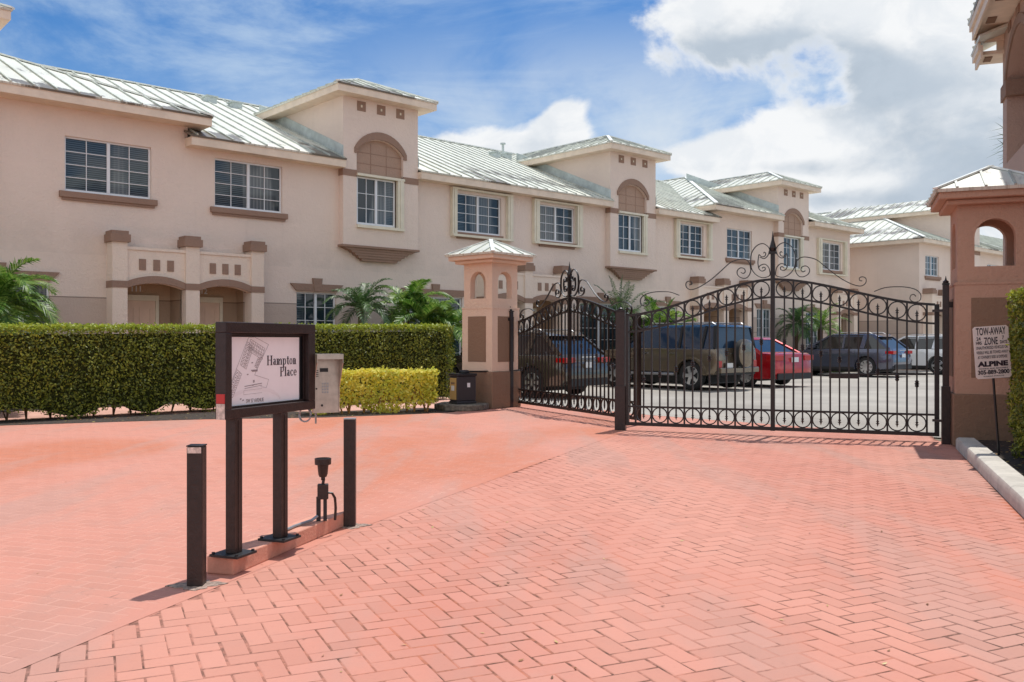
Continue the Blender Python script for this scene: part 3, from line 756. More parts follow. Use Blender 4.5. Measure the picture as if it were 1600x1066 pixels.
window(b2, O2, 39.4, 40.76, 4.07, 4.95, Y0, 2, 3); window(b2, O2, 46.2, 47.6, 4.07, 4.95, Y0, 2, 3); window(b2, O2, 39.8, 41.0, .6, 2.3, Y0, 2, 4, None, False)
porch(b2, O2, Y0-.4, [39.15, 40.7, 42.2], yw=Y0)
e = MB(); e.box(X0-.35, X1+14.3, Y0-.35, Y0+.01, 5.42, 5.58); e.box(X0-.35, X0+.01, Y0+.011, 33.5, 5.42, 5.58); e.box(X1+14, X1+14.3, Y0+.011, 25, 5.42, 5.58); e.build('fascia', M_FAS, b2, O2)
rb = MB(); rib = MB(); cpm = MB()
hip_block(rb, rib, cpm, X0-.38, X1+.38, Y0-.38, 33.5, 5.60)
rib.build('roof_seam', M_RIB, b2, O2); rib = MB()
roof_poly(rb, rib, [(X1-3, Y0-.37, 5.6), (X1+14.3, Y0-.37, 5.6), (X1+14.3, Y0+4, 5.6+4.37*PITCH), (X1-3, Y0+4, 5.6+4.37*PITCH)], (1, 0, 0), (0, 1, 0))
rbuild(rb, b2, O2); rib.build('roof_seam', M_RIB, b2, O2); cpm.build('ridge_cap', M_CAP, b2, O2)
# its tower (plain, seen edge on)
c = 43.4; tm = MB(); tm.box(c-1.35, c+1.35, Y0-.2, 23, 3.5, 7.0); tw = tm.build('tower', M_ST, b2, O2)
e = MB(); e.box(c-1.72, c+1.72, Y0-.56, 23.2, 7.001, 7.16); e.build('fascia', M_FAS, tw, O2)
bb_ = MB(); bb_.box(c-1.37, c+1.37, Y0-.22, Y0+.1, 5.25, 5.42); bb_.build('band', M_BR, tw, O2)
rb = MB(); rib = MB(); hw = 1.76; y0_ = Y0-.6; rz = 7.18+PITCH*hw
A = (c, y0_+hw, rz)
roof_poly(rb, rib, [(c-hw, y0_, 7.18), (c+hw, y0_, 7.18), A], (1, 0, 0), (0, 1, 0))
roof_poly(rb, rib, [(c-hw, y0_, 7.18), (c-hw, 23.4, 7.18), (c, 23.4, rz), A], (0, 1, 0), (1, 0, 0))
roof_poly(rb, rib, [(c+hw, y0_, 7.18), (c+hw, 23.4, 7.18), (c, 23.4, rz), A], (0, 1, 0), (-1, 0, 0))
rbuild(rb, tw, O2, 'tower_roof'); rib.build('roof_seam', M_RIB, tw, O2)

# ------------------------------------------------------------ near building on the right
RA = -math.atan2(.3497, .9369)
OR = (4.5, 14.0, 0); px, py = RX(OR[0], OR[1])
b3 = thing('corner_townhouse', 'tall townhouse with an arched loggia and deep eaves at the right edge', 'townhouse', (px, py, 0), RA)
m = MB(); YZ = lambda u, v, d: (d, u, v)
Q = 2.50
ap = arch(15.35, 17.58, 4.30, 5.72, 6.28)
m.plate([(9.0, -.05), (18.0, -.05), (18.0, 6.62), (9.0, 6.62)], [ap, rect(10.5, 12, 4.2, 5.6)], YZ, Q, Q+.32)
m.box(Q+.321, 9, 17.7, 18.0, -.05, 6.62); m.box(Q+.321, 9, 9.0, 9.3, -.05, 6.62); m.box(9.001, 9.3, 9, 18, -.05, 6.62)
m.box(Q+1.6, Q+1.7, 14.5, 17.69, 3.9, 6.6); m.box(Q+.321, Q+1.6, 14.5, 17.69, 3.9, 4.1)
m.build('wall', M_RSOF, b3, OR)
i_ = MB(); i_.mark(); i_.box(Q-.035, Q+.30, 17.45, 18.03, 5.44, 5.70); i_.mark(); i_.box(Q-.035, Q+.30, 15.0, 15.35, 5.44, 5.70); i_.build_each('impost', M_BR, b3, OR)
hd = MB(); inn = arch(15.35, 17.58, 4.3, 5.72, 6.285)[2:]; ou = arch(15.22, 17.71, 4.3, 5.72, 6.44)[2:]
hd.plate([(15.35, 5.705)]+inn[::-1]+[(17.58, 5.705), (17.71, 5.705)]+ou+[(15.22, 5.705)], [], YZ, Q-.03, Q-.001); hd.build('arch_hood', M_BR, b3, OR)
sq = MB()
for k in range(5): sq.mark(); sq.box(Q-.02, Q-.001, 17.25-k*.8-.16, 17.25-k*.8+.1, 6.46, 6.6)
sq.build_each('relief_square', M_BR, b3, OR)
e = MB(); e.box(Q-.46, 9.5, 8.6, 17.85, 6.66, 6.72); e.box(Q-.50, Q-.461, 8.6, 17.9, 6.56, 6.80); e.box(Q-.54, Q-.501, 8.6, 17.94, 6.72, 6.86)
e.box(Q-.34, 9.4, 17.86, 18.5, 6.28, 6.34); e.box(Q-.38, Q-.341, 17.75, 18.54, 6.20, 6.42); e.box(Q-.42, Q-.381, 17.75, 18.58, 6.34, 6.48); e.box(Q-.46, 9.4, 17.851, 17.9, 6.50, 6.80); e.box(Q-.10, 9.3, 17.902, 18.02, 6.341, 6.9)
e.build('fascia', M_FAS, b3, OR)
vt = MB()
for k in range(4): vt.mark(); vt.box(Q-.36, Q-.22, 17.3-k*1.1-.3, 17.3-k*1.1, 6.645, 6.659)
vt.mark(); vt.box(Q-.28, Q-.16, 18.0, 18.3, 6.265, 6.279); vt.build_each('soffit_vent', M_BR2, b3, OR)
rb = MB(); rib = MB()
W3 = 3.8
roof_poly(rb, rib, [(Q-.56, 8.5, 6.87), (Q-.56, 17.96, 6.87), (Q-.56+W3, 17.96-W3, 6.87+W3*PITCH), (Q-.56+W3, 8.5+W3, 6.87+W3*PITCH)], (0, 1, 0), (1, 0, 0), ribh=.05)
roof_poly(rb, rib, [(Q-.56, 17.96, 6.87), (9.5, 17.96, 6.87), (9.5-W3, 17.96-W3, 6.87+W3*PITCH), (Q-.56+W3, 17.96-W3, 6.87+W3*PITCH)], (1, 0, 0), (0, -1, 0))
roof_poly(rb, rib, [(Q-.44, 17.4, 6.49), (Q-.44, 18.6, 6.49), (Q+.6, 18.0, 6.85), (Q+.6, 17.4, 6.85)], (0, 1, 0), (1, 0, 0), ribh=.05)
rbuild(rb, b3, OR); rib.build('roof_seam', M_RIB, b3, OR)

# ------------------------------------------------------------ gate pillars
def pillar(name, label, loc, rot, k, mat, a):
    """a = side; k scales heights about eye level; local corner (0,0) is the near corner, body in +x,+y"""
    Z = lambda z: max(0, 1.25+(z-1.25)*k)
    th = thing(name, label, 'pillar', loc, rot, 'entrance pillars')
    base = MB(); base.box(-.025, a+.025, -.025, a+.025, 0, Z(.684)); base.build('plinth', M_BR2, th, bevel=.012)
    body = MB(); body.box(0, a, 0, a, Z(.684)+.001, Z(1.85)); body.box(-.008, a+.008, -.008, a+.008, Z(1.85)+.001, Z(1.85)+.03)
    i = .025; t0, t1 = Z(1.85)+.031, Z(2.70); wt = .13
    nz0, nzs, nzc = Z(2.045), Z(2.36), Z(2.55); nw = .195*a/.767
    hole = arch(a/2-nw, a/2+nw, nz0, nzs, nzc, 16)
    fr = rect(i, a-i, t0, t1)
    body.plate(fr, [hole], XZ, i, i+wt); body.plate(fr, [hole], XZ, a-i-wt, a-i)
    fr2 = rect(i+wt+.001, a-i-wt-.001, t0, t1)
    body.plate(fr2, [hole], YZ, i, i+wt-.02); body.plate(fr2, [hole], YZ, a-i-wt+.02, a-i)
    body.box(i+wt, a-i-wt, i+wt, a-i-wt, t0, nz0-.002)
    bo = body.build('shaft', mat, th)
    pn = MB(); p0, p1 = Z(.86), Z(1.71); x0, x1 = a*.20, a*.80
    pn.box(x0, x1, -.004, .02, p0, p1); pn.box(x0, x1, a-.02, a+.004, p0, p1); pn.box(-.004, .02, x0, x1, p0, p1); pn.box(a-.02, a+.004, x0, x1, p0, p1)
    pn.build('panel', M_BR2, th)
    e = MB(); o1, o2 = .10, .19; e.box(-o1, a+o1, -o1, a+o1, t1+.001, t1+.06); e.box(-o2, a+o2, -o2, a+o2, t1+.061, t1+.15); e.build('cornice', mat, th, bevel=.015)
    rb = MB(); rib = MB(); z = t1+.165; o3 = .235; ap_ = (a/2, a/2, z+.30*k)
    cs = [(-o3, -o3, z), (a+o3, -o3, z), (a+o3, a+o3, z), (-o3, a+o3, z)]
    for q, (ev, up) in enumerate((((1, 0, 0), (0, 1, 0)), ((0, 1, 0), (-1, 0, 0)), ((1, 0, 0), (0, -1, 0)), ((0, 1, 0), (1, 0, 0)))):
        roof_poly(rb, rib, [cs[q], cs[(q+1) % 4], ap_], ev, up, .3, .02)
    r_ = rbuild(rb, th, (0, 0, 0), 'cap_roof'); rib.build('roof_seam', M_RIB, th)
    c_ = MB()
    for q in cs: c_.bar(Vector(q)+Vector((0, 0, .02)), Vector(ap_)+Vector((0, 0, .02)), .07, .02)
    c_.build('ridge_cap', M_CAP, th)
    return th
pillar('gate_pillar', 'pale coral pillar with arched niches beside the black gate operator box', (-.366, 16.75, 0), R(49), 1.0, M_PIL, .767)
RPk = 10.8/9.74; PX, PY = 4.75*RPk, 10.8
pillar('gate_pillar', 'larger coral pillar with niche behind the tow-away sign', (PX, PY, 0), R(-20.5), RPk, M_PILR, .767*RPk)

# ------------------------------------------------------------ gates
def gate_leaf(name, label, A, B, zl, zr, top_c, spike, group='swing gate leaves'):
    """A, B = ground points of the ends (left, right); zl, zr = top height at each end"""
    A = Vector((*A, 0)); B = Vector((*B, 0)); L = (B-A).length; rot = math.atan2(B.y-A.y, B.x-A.x)
    th = thing(name, label, 'gate', A, rot, group)
    c = L/2; b0, b1, b2 = .07, .115, .335            # bottom rail, band rail
    ss = lambda u: u*u*(3-2*u)
    def top(x):
        u = x/c if x < c else (L-x)/c; ze = zl if x < c else zr
        u = max(0, min(1, u)); return ze+(top_c-ze)*(.15*u+.85*ss(u)) if True else 0
    def low(x): return top(x)-.235
    fr = MB(); n = 72
    fr.box(0, .045, -.025, .025, b0, zl+.005); fr.box(L-.055, L, -.025, .025, b0, zr+.005)
    fr.box(.046, L-.056, -.024, .024, b0, b1)
    fr.build('frame', M_IRON, th)
    ra = MB()
    for fnz, hh in ((top, .030), (low, .025), (lambda x: b2, .025)):
        ra.mark()
        for i in range(n):
            xa, xb = .04+(L-.09)*i/n, .04+(L-.09)*(i+1)/n; ra.bar((xa, 0, fnz(xa)), (xb+.002, 0, fnz(xb)), .032, hh)
    ra.build_each('rail', M_IRON, th)
    post = MB(); post.box(c-.027, c+.027, -.027, .027, b0-.005, spike-.30)
    post.add([(c+a_*r_, b_*r_, z) for z, r_ in ((spike-.30, .05), (spike-.27, .05)) for a_, b_ in ((-1, -1), (1, -1), (1, 1), (-1, 1))]+[], [(0, 1, 5, 4), (1, 2, 6, 5), (2, 3, 7, 6), (3, 0, 4, 7), (0, 3, 2, 1), (4, 5, 6, 7)])
    post.lathe([(.028, spike-.269), (.045, spike-.22), (.018, spike-.12), (.002, spike)], 6, Matrix.Translation((c, 0, 0)))
    post.build('centre_post', M_IRON, th)
    cells = 8; off_ = (c-.034-.045)
    pitch = off_/(cells+.42)
    circ = MB(); bars = MB(); spears = MB(); kn = MB()
    for side in (-1, 1):
        for k in range(cells+1):
            xb = c+side*(.034+pitch*(k+1.0)) if k < cells else None
            if k < cells:
                bars.mark(); spears.mark(); kn.mark()
                bars.box(xb-.011, xb+.011, -.011, .011, b1, top(xb)-.008)
                xc = c+side*(.034+pitch*(k+.5)); rr_ = min(pitch*.455, .106)
                for zc in ((b1+b2)/2, (top(xc)+low(xc))/2):
                    circ.mark()
                    pts = [(xc+rr_*math.cos(2*PI*i/20), 0, zc+rr_*math.sin(2*PI*i/20)) for i in range(21)]
                    for p, q in zip(pts, pts[1:]): circ.bar(p, q, .022, .015, up=(p[0]-xc, 0, p[2]-zc))
                zt_ = low(xc)+.13; zb_ = b2-.15
                spears.box(xc-.0095, xc+.0095, -.0095, .0095, zb_+.05, zt_-.05)
                for zz, sg in ((zt_, 1), (zb_, -1)):
                    prof = [(.006, zz-sg*.06), (.019, zz-sg*.048), (.009, zz-sg*.03), (.015, zz-sg*.02), (.001, zz+sg*.025)]
                    spears.lathe(prof if sg > 0 else prof[::-1], 6, Matrix.Translation((xc, 0, 0)))
                    spears.bar((xc-.022, 0, zz-sg*.02), (xc+.022, 0, zz-sg*.02), .008, .008)
                zk = .70+.085*abs(k) if side > 0 else .70+.085*abs(k)
                zk = 1.24-.075*k
                kn.lathe([(.012, zk-.045), (.026, zk-.028), (.018, zk-.012), (.031, zk), (.018, zk+.012), (.026, zk+.028), (.012, zk+.045)], 8, Matrix.Translation((xc, 0, 0)))
    circ.build_each('ring', M_IRON, th); bars.build_each('bar', M_IRON, th); spears.build_each('spear', M_IRON, th); kn.build_each('collar', M_IRON, th)
    # scrollwork above the rail (metres from the centre rail point)
    def spiral(cx, cz, r0, r1, a0_, turns, n=22):
        return [(cx+(r0+(r1-r0)*i/n)*math.cos(a0_+turns*2*PI*i/n), cz+(r0+(r1-r0)*i/n)*math.sin(a0_+turns*2*PI*i/n)) for i in range(n+1)]
    def smooth(pts, k=4):
        out_ = []
        P_ = [pts[0]]+list(pts)+[pts[-1]]
        for i in range(1, len(P_)-2):
            p0, p1, p2, p3 = P_[i-1], P_[i], P_[i+1], P_[i+2]
            for j in range(k):
                u = j/k; out_.append(tuple(.5*((2*p1[d])+(-p0[d]+p2[d])*u+(2*p0[d]-5*p1[d]+4*p2[d]-p3[d])*u*u+(-p0[d]+3*p1[d]-3*p2[d]+p3[d])*u**3) for d in (0, 1)))
        out_.append(pts[-1]); return out_
    hC = {}
    outer_ = smooth([(.034, .36), (.06, .42), (.13, .465), (.21, .435), (.27, .35), (.285, .24), (.27, .13), (.21, .05), (.13, .012), (.05, .03), (.034, .06)])
    top_sp = spiral(.115, .335, .018, .07, R(40), 1.25)
    bot_sp = spiral(.115, .125, .07, .018, R(-40), -1.25) if False else spiral(.115, .125, .07, .018, R(40), -1.25)
    inner_ = smooth([(.034, .33), (.05, .39), (.115, .405), (.165, .36), (.187, .28), (.19, .20), (.175, .12)])+[]
    inner_sp1 = smooth([(.12, .335), (.105, .35), (.09, .33), (.105, .295), (.145, .29), (.175, .32), (.187, .26), (.19, .2), (.175, .13), (.14, .10), (.10, .115), (.10, .145), (.125, .15), (.135, .135)])
    loops = smooth([(.034, .40), (.06, .31), (.11, .265), (.165, .285)]) 
    loopb = smooth([(.034, .06), (.05, .14), (.10, .19), (.16, .175), (.185, .14)])
    side_ = smooth([(.285, .13), (.30, .21), (.35, .26), (.43, .265), (.55, .225), (.66, .13), (.80, .01), (.93, -.075), (1.02, -.115), (1.09, -.125), (1.14, -.09), (1.145, -.035), (1.11, -.01), (1.07, -.02), (1.07, -.055), (1.10, -.06)])
    side2 = smooth([(.278, .17), (.29, .08), (.33, .02), (.39, .012), (.45, .05), (.46, .11), (.42, .15), (.37, .14), (.355, .10), (.38, .075), (.41, .09)])
    far_ = smooth([(1.24, -.20), (1.36, -.155), (1.50, -.145), (1.63, -.155), (1.73, -.19), (1.78, -.25), (1.77, -.32), (1.71, -.34), (1.66, -.31), (1.665, -.26), (1.70, -.245), (1.725, -.27)])
    sc_ = MB(); fy = L/3.98
    for sg in (-1, 1):
        for ln in (outer_, inner_sp1, loops, loopb, side_, side2, far_):
            if ln in (outer_, side_, side2, far_): sc_.mark()
            pts = [(c+sg*x*fy, 0, top_c+.012+z) for x, z in ln]
            for p, q in zip(pts, pts[1:]):
                d = Vector(q)-Vector(p); nrm = Vector((-d.z, 0, d.x))
                sc_.bar(p, Vector(q)+d*.08, .030, .010, up=nrm)
    sc_.build_each('scroll', M_IRON, th)
    return th
g2 = gate_leaf('gate_leaf', 'right leaf of the dark ornamental driveway gate with tall central spike', (1.598, 12.75), (5.29, 11.25), 1.61, 1.70, 2.065, 2.70)
g1 = gate_leaf('gate_leaf', 'left leaf of the dark ornamental gate, angled back from the pale coral pillar', (.06, 17.45), (1.90, 13.50), 1.61, 1.62, 1.985, 2.60)
# hinge posts and stop post
def gpost(name, label, loc, rot, wd, h, sleeve, arm=None):
    th = thing(name, label, 'post', loc, rot, 'gate posts'); m = MB(); m.box(-wd/2, wd/2, -wd/2, wd/2, 0, h); m.build('shaft', M_BROWNM, th, bevel=.006)
    m = MB(); q = wd/2+.012; m.box(-q, q, -q, q, 0.0, sleeve) if sleeve else m.box(-q, q, -q, q, h+.001, h+.02)
    m.build('sleeve', M_BROWNM, th, bevel=.004)
    c_ = MB(); c_.lathe([(.03, h+.02), (.035, h+.04), (.012, h+.06), (.002, h+.11)], 8); c_.box(-wd/2-.004, wd/2+.004, -wd/2-.004, wd/2+.004, h+.001, h+.021); c_.build('cap', M_IRON, th)
    if arm:
        for (a_, b_, w_) in arm:
            k_ = MB(); k_.bar(a_, b_, w_, w_); k_.build('bracket', M_IRON, th)
    return th
gpost('stop_post', 'brown square stop post standing where the two gate leaves meet', (1.53, 12.80, 0), R(-15), .125, 1.665, .62)
gpost('hinge_post', 'dark hinge post bracketed to the coral pillar behind the tow-away sign', (5.26, 11.02, 0), R(-20), .070, 1.93, .70,
      [((0, 0, 1.69), (.22, .02, 1.69), .07), ((-.14, .06, 1.62), (.0, 0, 1.62), .03), ((-.14, .06, .28), (.0, 0, .28), .03)])
gpost('hinge_post', 'slim dark hinge post bracketed to the pale pillar by the operator box', (-.03, 17.15, 0), R(45), .085, 1.80, 0,
      [((0, 0, 1.66), (-.22, .03, 1.66), .06), ((.12, .08, 1.55), (.0, 0, 1.55), .03), ((.12, .08, .28), (.0, 0, .28), .03)])
# closing arm behind the right leaf
am = thing('gate_opener', 'low brown actuator arm bolted behind the right gate leaf', 'gate opener', (4.3, 11.78, 0), R(-22))
m = MB(); m.bar((-.18, 0, .80), (.18, 0, .80), .05, .07); m.build('latch_plate', M_BROWNM, am, bevel=.005)
m = MB(); m.bar((.18, .0, .82), (.98, .05, .83), .022, .022); m.build('rod', M_IRON, am)

# gate operator
pad = MB(); 
pts = [(-1.42, 16.55), (-1.2, 16.2), (-.72, 16.12), (-.50, 16.35), (-.42, 16.72), (-.75, 17.0), (-1.3, 17.15)]
pad.plate(pts, [], lambda u, v, d: (u, v, d), 0, .11); o = pad.build('concrete_pad', M_CONCD, bevel=.02)
tag(o, 'rough low concrete pad under the gate operator box', 'concrete pad')
op = thing('gate_operator', 'dark gate operator box with tan front plate and arm to the gate', 'gate operator', (-.93, 16.55, .11), R(34))
m = MB(); m.box(-.16, .26, -.13, .17, 0, .05); m.box(-.15, .25, -.12, .16, .051, .50); m.build('housing', material('operator_cover', (.035, .033, .038), .45), op, bevel=.015)
m = MB(); m.box(-.165, .265, -.135, .175, .501, .55); m.lathe([(.10, .551), (.10, .59), (.07, .61)], 16, Matrix.Translation((.10, .05, 0))); m.build('lid', M_BLACK, op, bevel=.012)
M_TAN = material('tan_plate', (.55, .36, .13), .5)
m = MB(); m.box(-.158, -.1505, -.09, .13, .08, .47); m.build('front_plate', M_TAN, op)
m = MB(); m.box(-.163, -.1585, -.03, .07, .24, .33); m.box(.06, .12, -.127, -.1205, .30, .38); m.build('sticker', M_WHITE, op)
m = MB(); m.box(-.163, -.1585, -.04, .08, .36, .39); m.build('maker_plate', M_BR2, op)
m = MB(); m.tube([(.12, .05, .58), (.62, -.05, .575), (.95, -.02, .575), (1.35, .05, .58)], .018, 8); m.tube([(.55, -.05, .55), (.80, -.05, .60)], .03, 8); m.build('arm', M_IRON, op)

# ------------------------------------------------------------ sign, bollards, island
DV = Vector((.302, .79, 0)).normalized(); NV = Vector((DV.y, -DV.x, 0))     # along the sign, and its facing
kang = math.atan2(1.34, .373)
isl = MB()
p0 = Vector((-1.483, 4.84, 0)); d = Vector((.373, 1.34, 0)); n = Vector((-.94, .26, 0)).normalized()*.165
isl.add([p0, p0+d, p0+d+n, p0+n]+[q+Vector((0, 0, .095)) for q in (p0, p0+d, p0+d+n, p0+n)], [(0, 3, 2, 1), (4, 5, 6, 7), (0, 1, 5, 4), (1, 2, 6, 5), (2, 3, 7, 6), (3, 0, 4, 7)])
M_ISL = material('painted_concrete', (.58, .27, .19), .8, bump=.5, bscale=50, var=.12, vscale=9)
io = isl.build('concrete_island', M_ISL, bevel=.008); tag(io, 'long low painted concrete kerb under the sign posts', 'kerb island')

SA = Vector((-1.511, 4.80, 0)); sg = thing('directory_sign', 'dark framed map directory sign on two posts over the kerb island', 'sign', SA, math.atan2(DV.y, DV.x))
L_ = .846; zb, zt = .833, 1.352; th_ = .07
# local frame: x along the sign, -y faces the viewer
m = MB(); b_ = .058
m.box(0, L_, 0, th_, zt-b_, zt); m.box(0, L_, 0, th_, zb, zb+b_-.005); m.box(0, .052, .0005, th_-.0005, zb+b_-.005, zt-b_); m.box(L_-.07, L_, .0005, th_-.0005, zb+b_-.005, zt-b_)
m.box(.02, L_-.02, th_-.006, th_+.008, zb+.02, zt-.02)
m.build('frame', M_BROWNM, sg, bevel=.004)
m = MB(); x0, x1, z0, z1 = .054, L_-.072, zb+b_-.003, zt-b_-.002
for (a_, bb, c_, e_) in ((x0, x1, z1-.012, z1), (x0, x1, z0, z0+.01), (x0, x0+.01, z0+.011, z1-.013), (x1-.012, x1, z0+.011, z1-.013)): m.box(a_, bb, .03, .036, c_, e_)
m.build('inner_trim', M_BROWNM, sg)
M_POST = material('poster', (.97, .92, .92), .35, spec=.5, var=.03, vscale=6)
px0, px1, pz0, pz1 = .057, L_-.108, zb+b_+.002, zt-b_-.022
m = MB(); m.box(px0, px1, th_-.025, th_-.0185, pz0, pz1); po = m.build('poster', M_POST, sg)
m = MB(); m.box(px1+.001, x1, th_-.024, th_-.0187, pz0, z1); m.box(px0, px1, th_-.024, th_-.0187, pz1+.001, z1); m.build('backing', M_BLACK, sg)
YP = th_-.0255
M_INK = material('dark_ink', (.035, .022, .035), .6); M_INKG = material('grey_ink', (.33, .27, .27), .6); M_WINK = material('white_print', (.92, .86, .86), .4)
# serif lettering built from strokes
def serif(txt, x, z, h, mb, wsc=1.0):
    """x = left, z = baseline, h = cap height; returns end x"""
    T, t_ = .17*h, .055*h; xh = .66*h
    def rc(a, b, c_, e_): mb.box(x+a*wsc, x+b*wsc, YP-.0008, YP, z+c_, z+e_)
    def ell(cx, cz, rx, rz, a0_=0, a1_=2*PI, n=22):
        for i in range(n):
            A0 = a0_+(a1_-a0_)*i/n; A1 = a0_+(a1_-a0_)*(i+1)/n; q = []
            for A in (A0, A1):
                irx = rx-T*.85; irz = rz-t_
                q += [(cx+rx*math.cos(A), cz+rz*math.sin(A)), (cx+irx*math.cos(A), cz+irz*math.sin(A))]
            mb.add([(x+q[j][0]*wsc, YP-.0009, z+q[j][1]) for j in (0, 1, 3, 2)], [(0, 1, 2, 3)])
    for ch in txt:
        if ch == 'H':
            for a in (.10*h, .62*h): rc(a, a+T, 0, h); rc(a-.08*h, a+T+.08*h, 0, t_); rc(a-.08*h, a+T+.08*h, h-t_, h)
            rc(.10*h+T, .62*h, .5*h, .5*h+t_); adv = .93*h
        elif ch == 'P':
            rc(.10*h, .10*h+T, 0, h); rc(.02*h, .12*h+T+.06*h, 0, t_); rc(.02*h, .1*h, h-t_, h)
            ell(.36*h, .74*h, .30*h, .26*h, -PI/2, PI/2); rc(.2*h, .37*h, h-t_, h); rc(.2*h, .37*h, .48*h, .48*h+t_); adv = .74*h
        elif ch == 'l':
            rc(.08*h, .08*h+T, 0, 1.02*h); rc(0, T+.16*h, 0, t_); rc(0, .09*h, .98*h, 1.02*h); adv = .36*h
        elif ch in 'nm':
            rc(.08*h, .08*h+T, 0, xh); rc(0, T+.14*h, 0, t_); rc(0, .09*h, xh-t_, xh)
            k = 1 if ch == 'n' else 2
            for j in range(k):
                o_ = j*.37*h; ell(.29*h+o_, xh-.22*h, .20*h, .23*h, 0, PI); rc(.49*h-T+o_, .49*h+o_, 0, xh-.2*h); rc(.49*h-T-.05*h+o_, .49*h+.06*h+o_, 0, t_)
            adv = (.60 if ch == 'n' else .97)*h
        elif ch == 'a':
            ell(.24*h, xh-.18*h, .19*h, .18*h, .15, PI*.95); rc(.43*h-T, .43*h, 0.03*h, xh-.16*h); rc(.43*h-.02*h, .53*h, 0, t_)
            ell(.22*h, .20*h, .19*h, .20*h, PI*.35, PI*1.9); adv = .54*h
        elif ch == 'p':
            rc(.08*h, .08*h+T, -.30*h, xh); rc(0, T+.14*h, -.30*h, -.30*h+t_); rc(0, .09*h, xh-t_, xh); ell(.34*h, xh/2, .25*h, xh/2, -PI*.75, PI*.8); adv = .66*h
        elif ch == 't':
            rc(.12*h, .12*h+T, .06*h, .88*h); rc(.02*h, .38*h, xh-t_, xh); ell(.29*h, .12*h, .17*h, .12*h, PI, PI*1.85, 10); adv = .42*h
        elif ch == 'o': ell(.28*h, xh/2, .25*h, xh/2); adv = .59*h
        elif ch == 'c': ell(.28*h, xh/2, .25*h, xh/2, .55, 2*PI-.6); adv = .54*h
        elif ch == 'e': ell(.28*h, xh/2, .25*h, xh/2, 0.0, 2*PI-.6); rc(.10*h, .52*h, xh*.48, xh*.48+t_); adv = .57*h
        else: adv = .3*h
        x += adv*wsc
    return x
tm = MB()
PW = px1-px0; PH = pz1-pz0
hh = .055
ws_ = .43*PW/serif('Hampton', 0, 0, hh, MB(), 1); xe = .43*PW; tm2 = MB(); serif('Hampton', px1-.03-xe, pz0+PH*.575, hh, tm2, ws_)
xe = serif('Place', 0, 0, hh, MB(), ws_); serif('Place', px1-.026-xe, pz0+PH*.395, hh, tm2, ws_)
tm2.build('lettering', M_INK, po, fix=False)
v, f_ = text_mesh('SW 57 AVENUE', .030, sx=.78, align='LEFT'); m = MB(); m.add([(x+px0+PW*.25, YP-.0006-zz*.3, y+pz0+PH*.062) for x, y, zz in v], f_); m.build('street_name', M_INKG, po)
# white road arc and site plan lines
m = MB(); n = 30
for i in range(n):
    def ar(k): a_ = R(10)+R(150)*k/n; return (px0+PW*.36+PW*.36*math.cos(a_), pz0+PH*.02+PH*.21*math.sin(a_))
    p, q = ar(i), ar(i+1); m.bar((p[0], YP-.0003, p[1]), (q[0], YP-.0003, q[1]), .0005, .02 if 5 < i < 25 else .012, up=(0, 0, 1) if abs(q[0]-p[0]) > abs(q[1]-p[1]) else (1, 0, 0))
m.build('road_print', M_WINK, po)
m = MB()
def ln(x0_, z0_, x1_, z1_, w_=.0022):
    a_ = Vector((px0+PW*x0_, YP-.0007, pz0+PH*z0_)); b2_ = Vector((px0+PW*x1_, YP-.0007, pz0+PH*z1_)); dd = (b2_-a_)
    m.bar(a_, b2_, .0006, w_, up=Vector((-dd.z, 0, dd.x)))
def unitrow(x0_, z0_, x1_, z1_, wd_, cnt):
    # strip of plan units between two points, wd_ deep
    a_ = Vector((x0_*PW, z0_*PH)); b2_ = Vector((x1_*PW, z1_*PH)); dd = (b2_-a_); nn = Vector((dd.y, -dd.x)).normalized()*wd_*PW
    P_ = lambda u, k: ((a_+dd*u+nn*k).x/PW, (a_+dd*u+nn*k).y/PH)
    for k in (0, .5, 1): ln(*P_(0, k), *P_(1, k), .0015)
    for i in range(cnt+1):
        ln(*P_(i/cnt, 0), *P_(i/cnt, 1), .0018)
        if i < cnt:
            ln(*P_((i+.3)/cnt, .15), *P_((i+.7)/cnt, .3), .004); ln(*P_((i+.2)/cnt, .62), *P_((i+.55)/cnt, .9), .003); ln(*P_((i+.6)/cnt, .6), *P_((i+.85)/cnt, .75), .003)
unitrow(.02, .20, .135, .53, .07, 5); unitrow(.175, .60, .27, .93, .085, 7); unitrow(.31, .97, .50, .83, .10, 6)
ln(.0, .17, .28, .99, .0016); ln(.28, .99, .36, 1.0, .0016); ln(.36, 1.0, .55, .89, .0016); ln(.55, .89, .36, .44, .0016); ln(.36, .44, .55, .36, .0016); ln(.55, .36, .52, .24, .0016); ln(.52, .24, .44, .26, .0016)
unitrow(.36, .57, .41, .70, .045, 3); ln(.23, .28, .46, .31, .004); ln(.23, .25, .46, .28, .0025); ln(.22, .16, .46, .17, .0012); ln(.22, .22, .46, .23, .0012); ln(.22, .16, .22, .22, .0012)
for (x_, z_) in ((.44, .69), (.32, .62), (.34, .355), (.34, .335), (.26, .45), (.33, .29), (.17, .10), (.20, .08)): ln(x_, z_, x_+.02, z_+.004, .006)
ln(.315, .51, .40, .512, .005); ln(.325, .495, .40, .497, .005)
m.build('site_plan', M_INKG, po, fix=False)
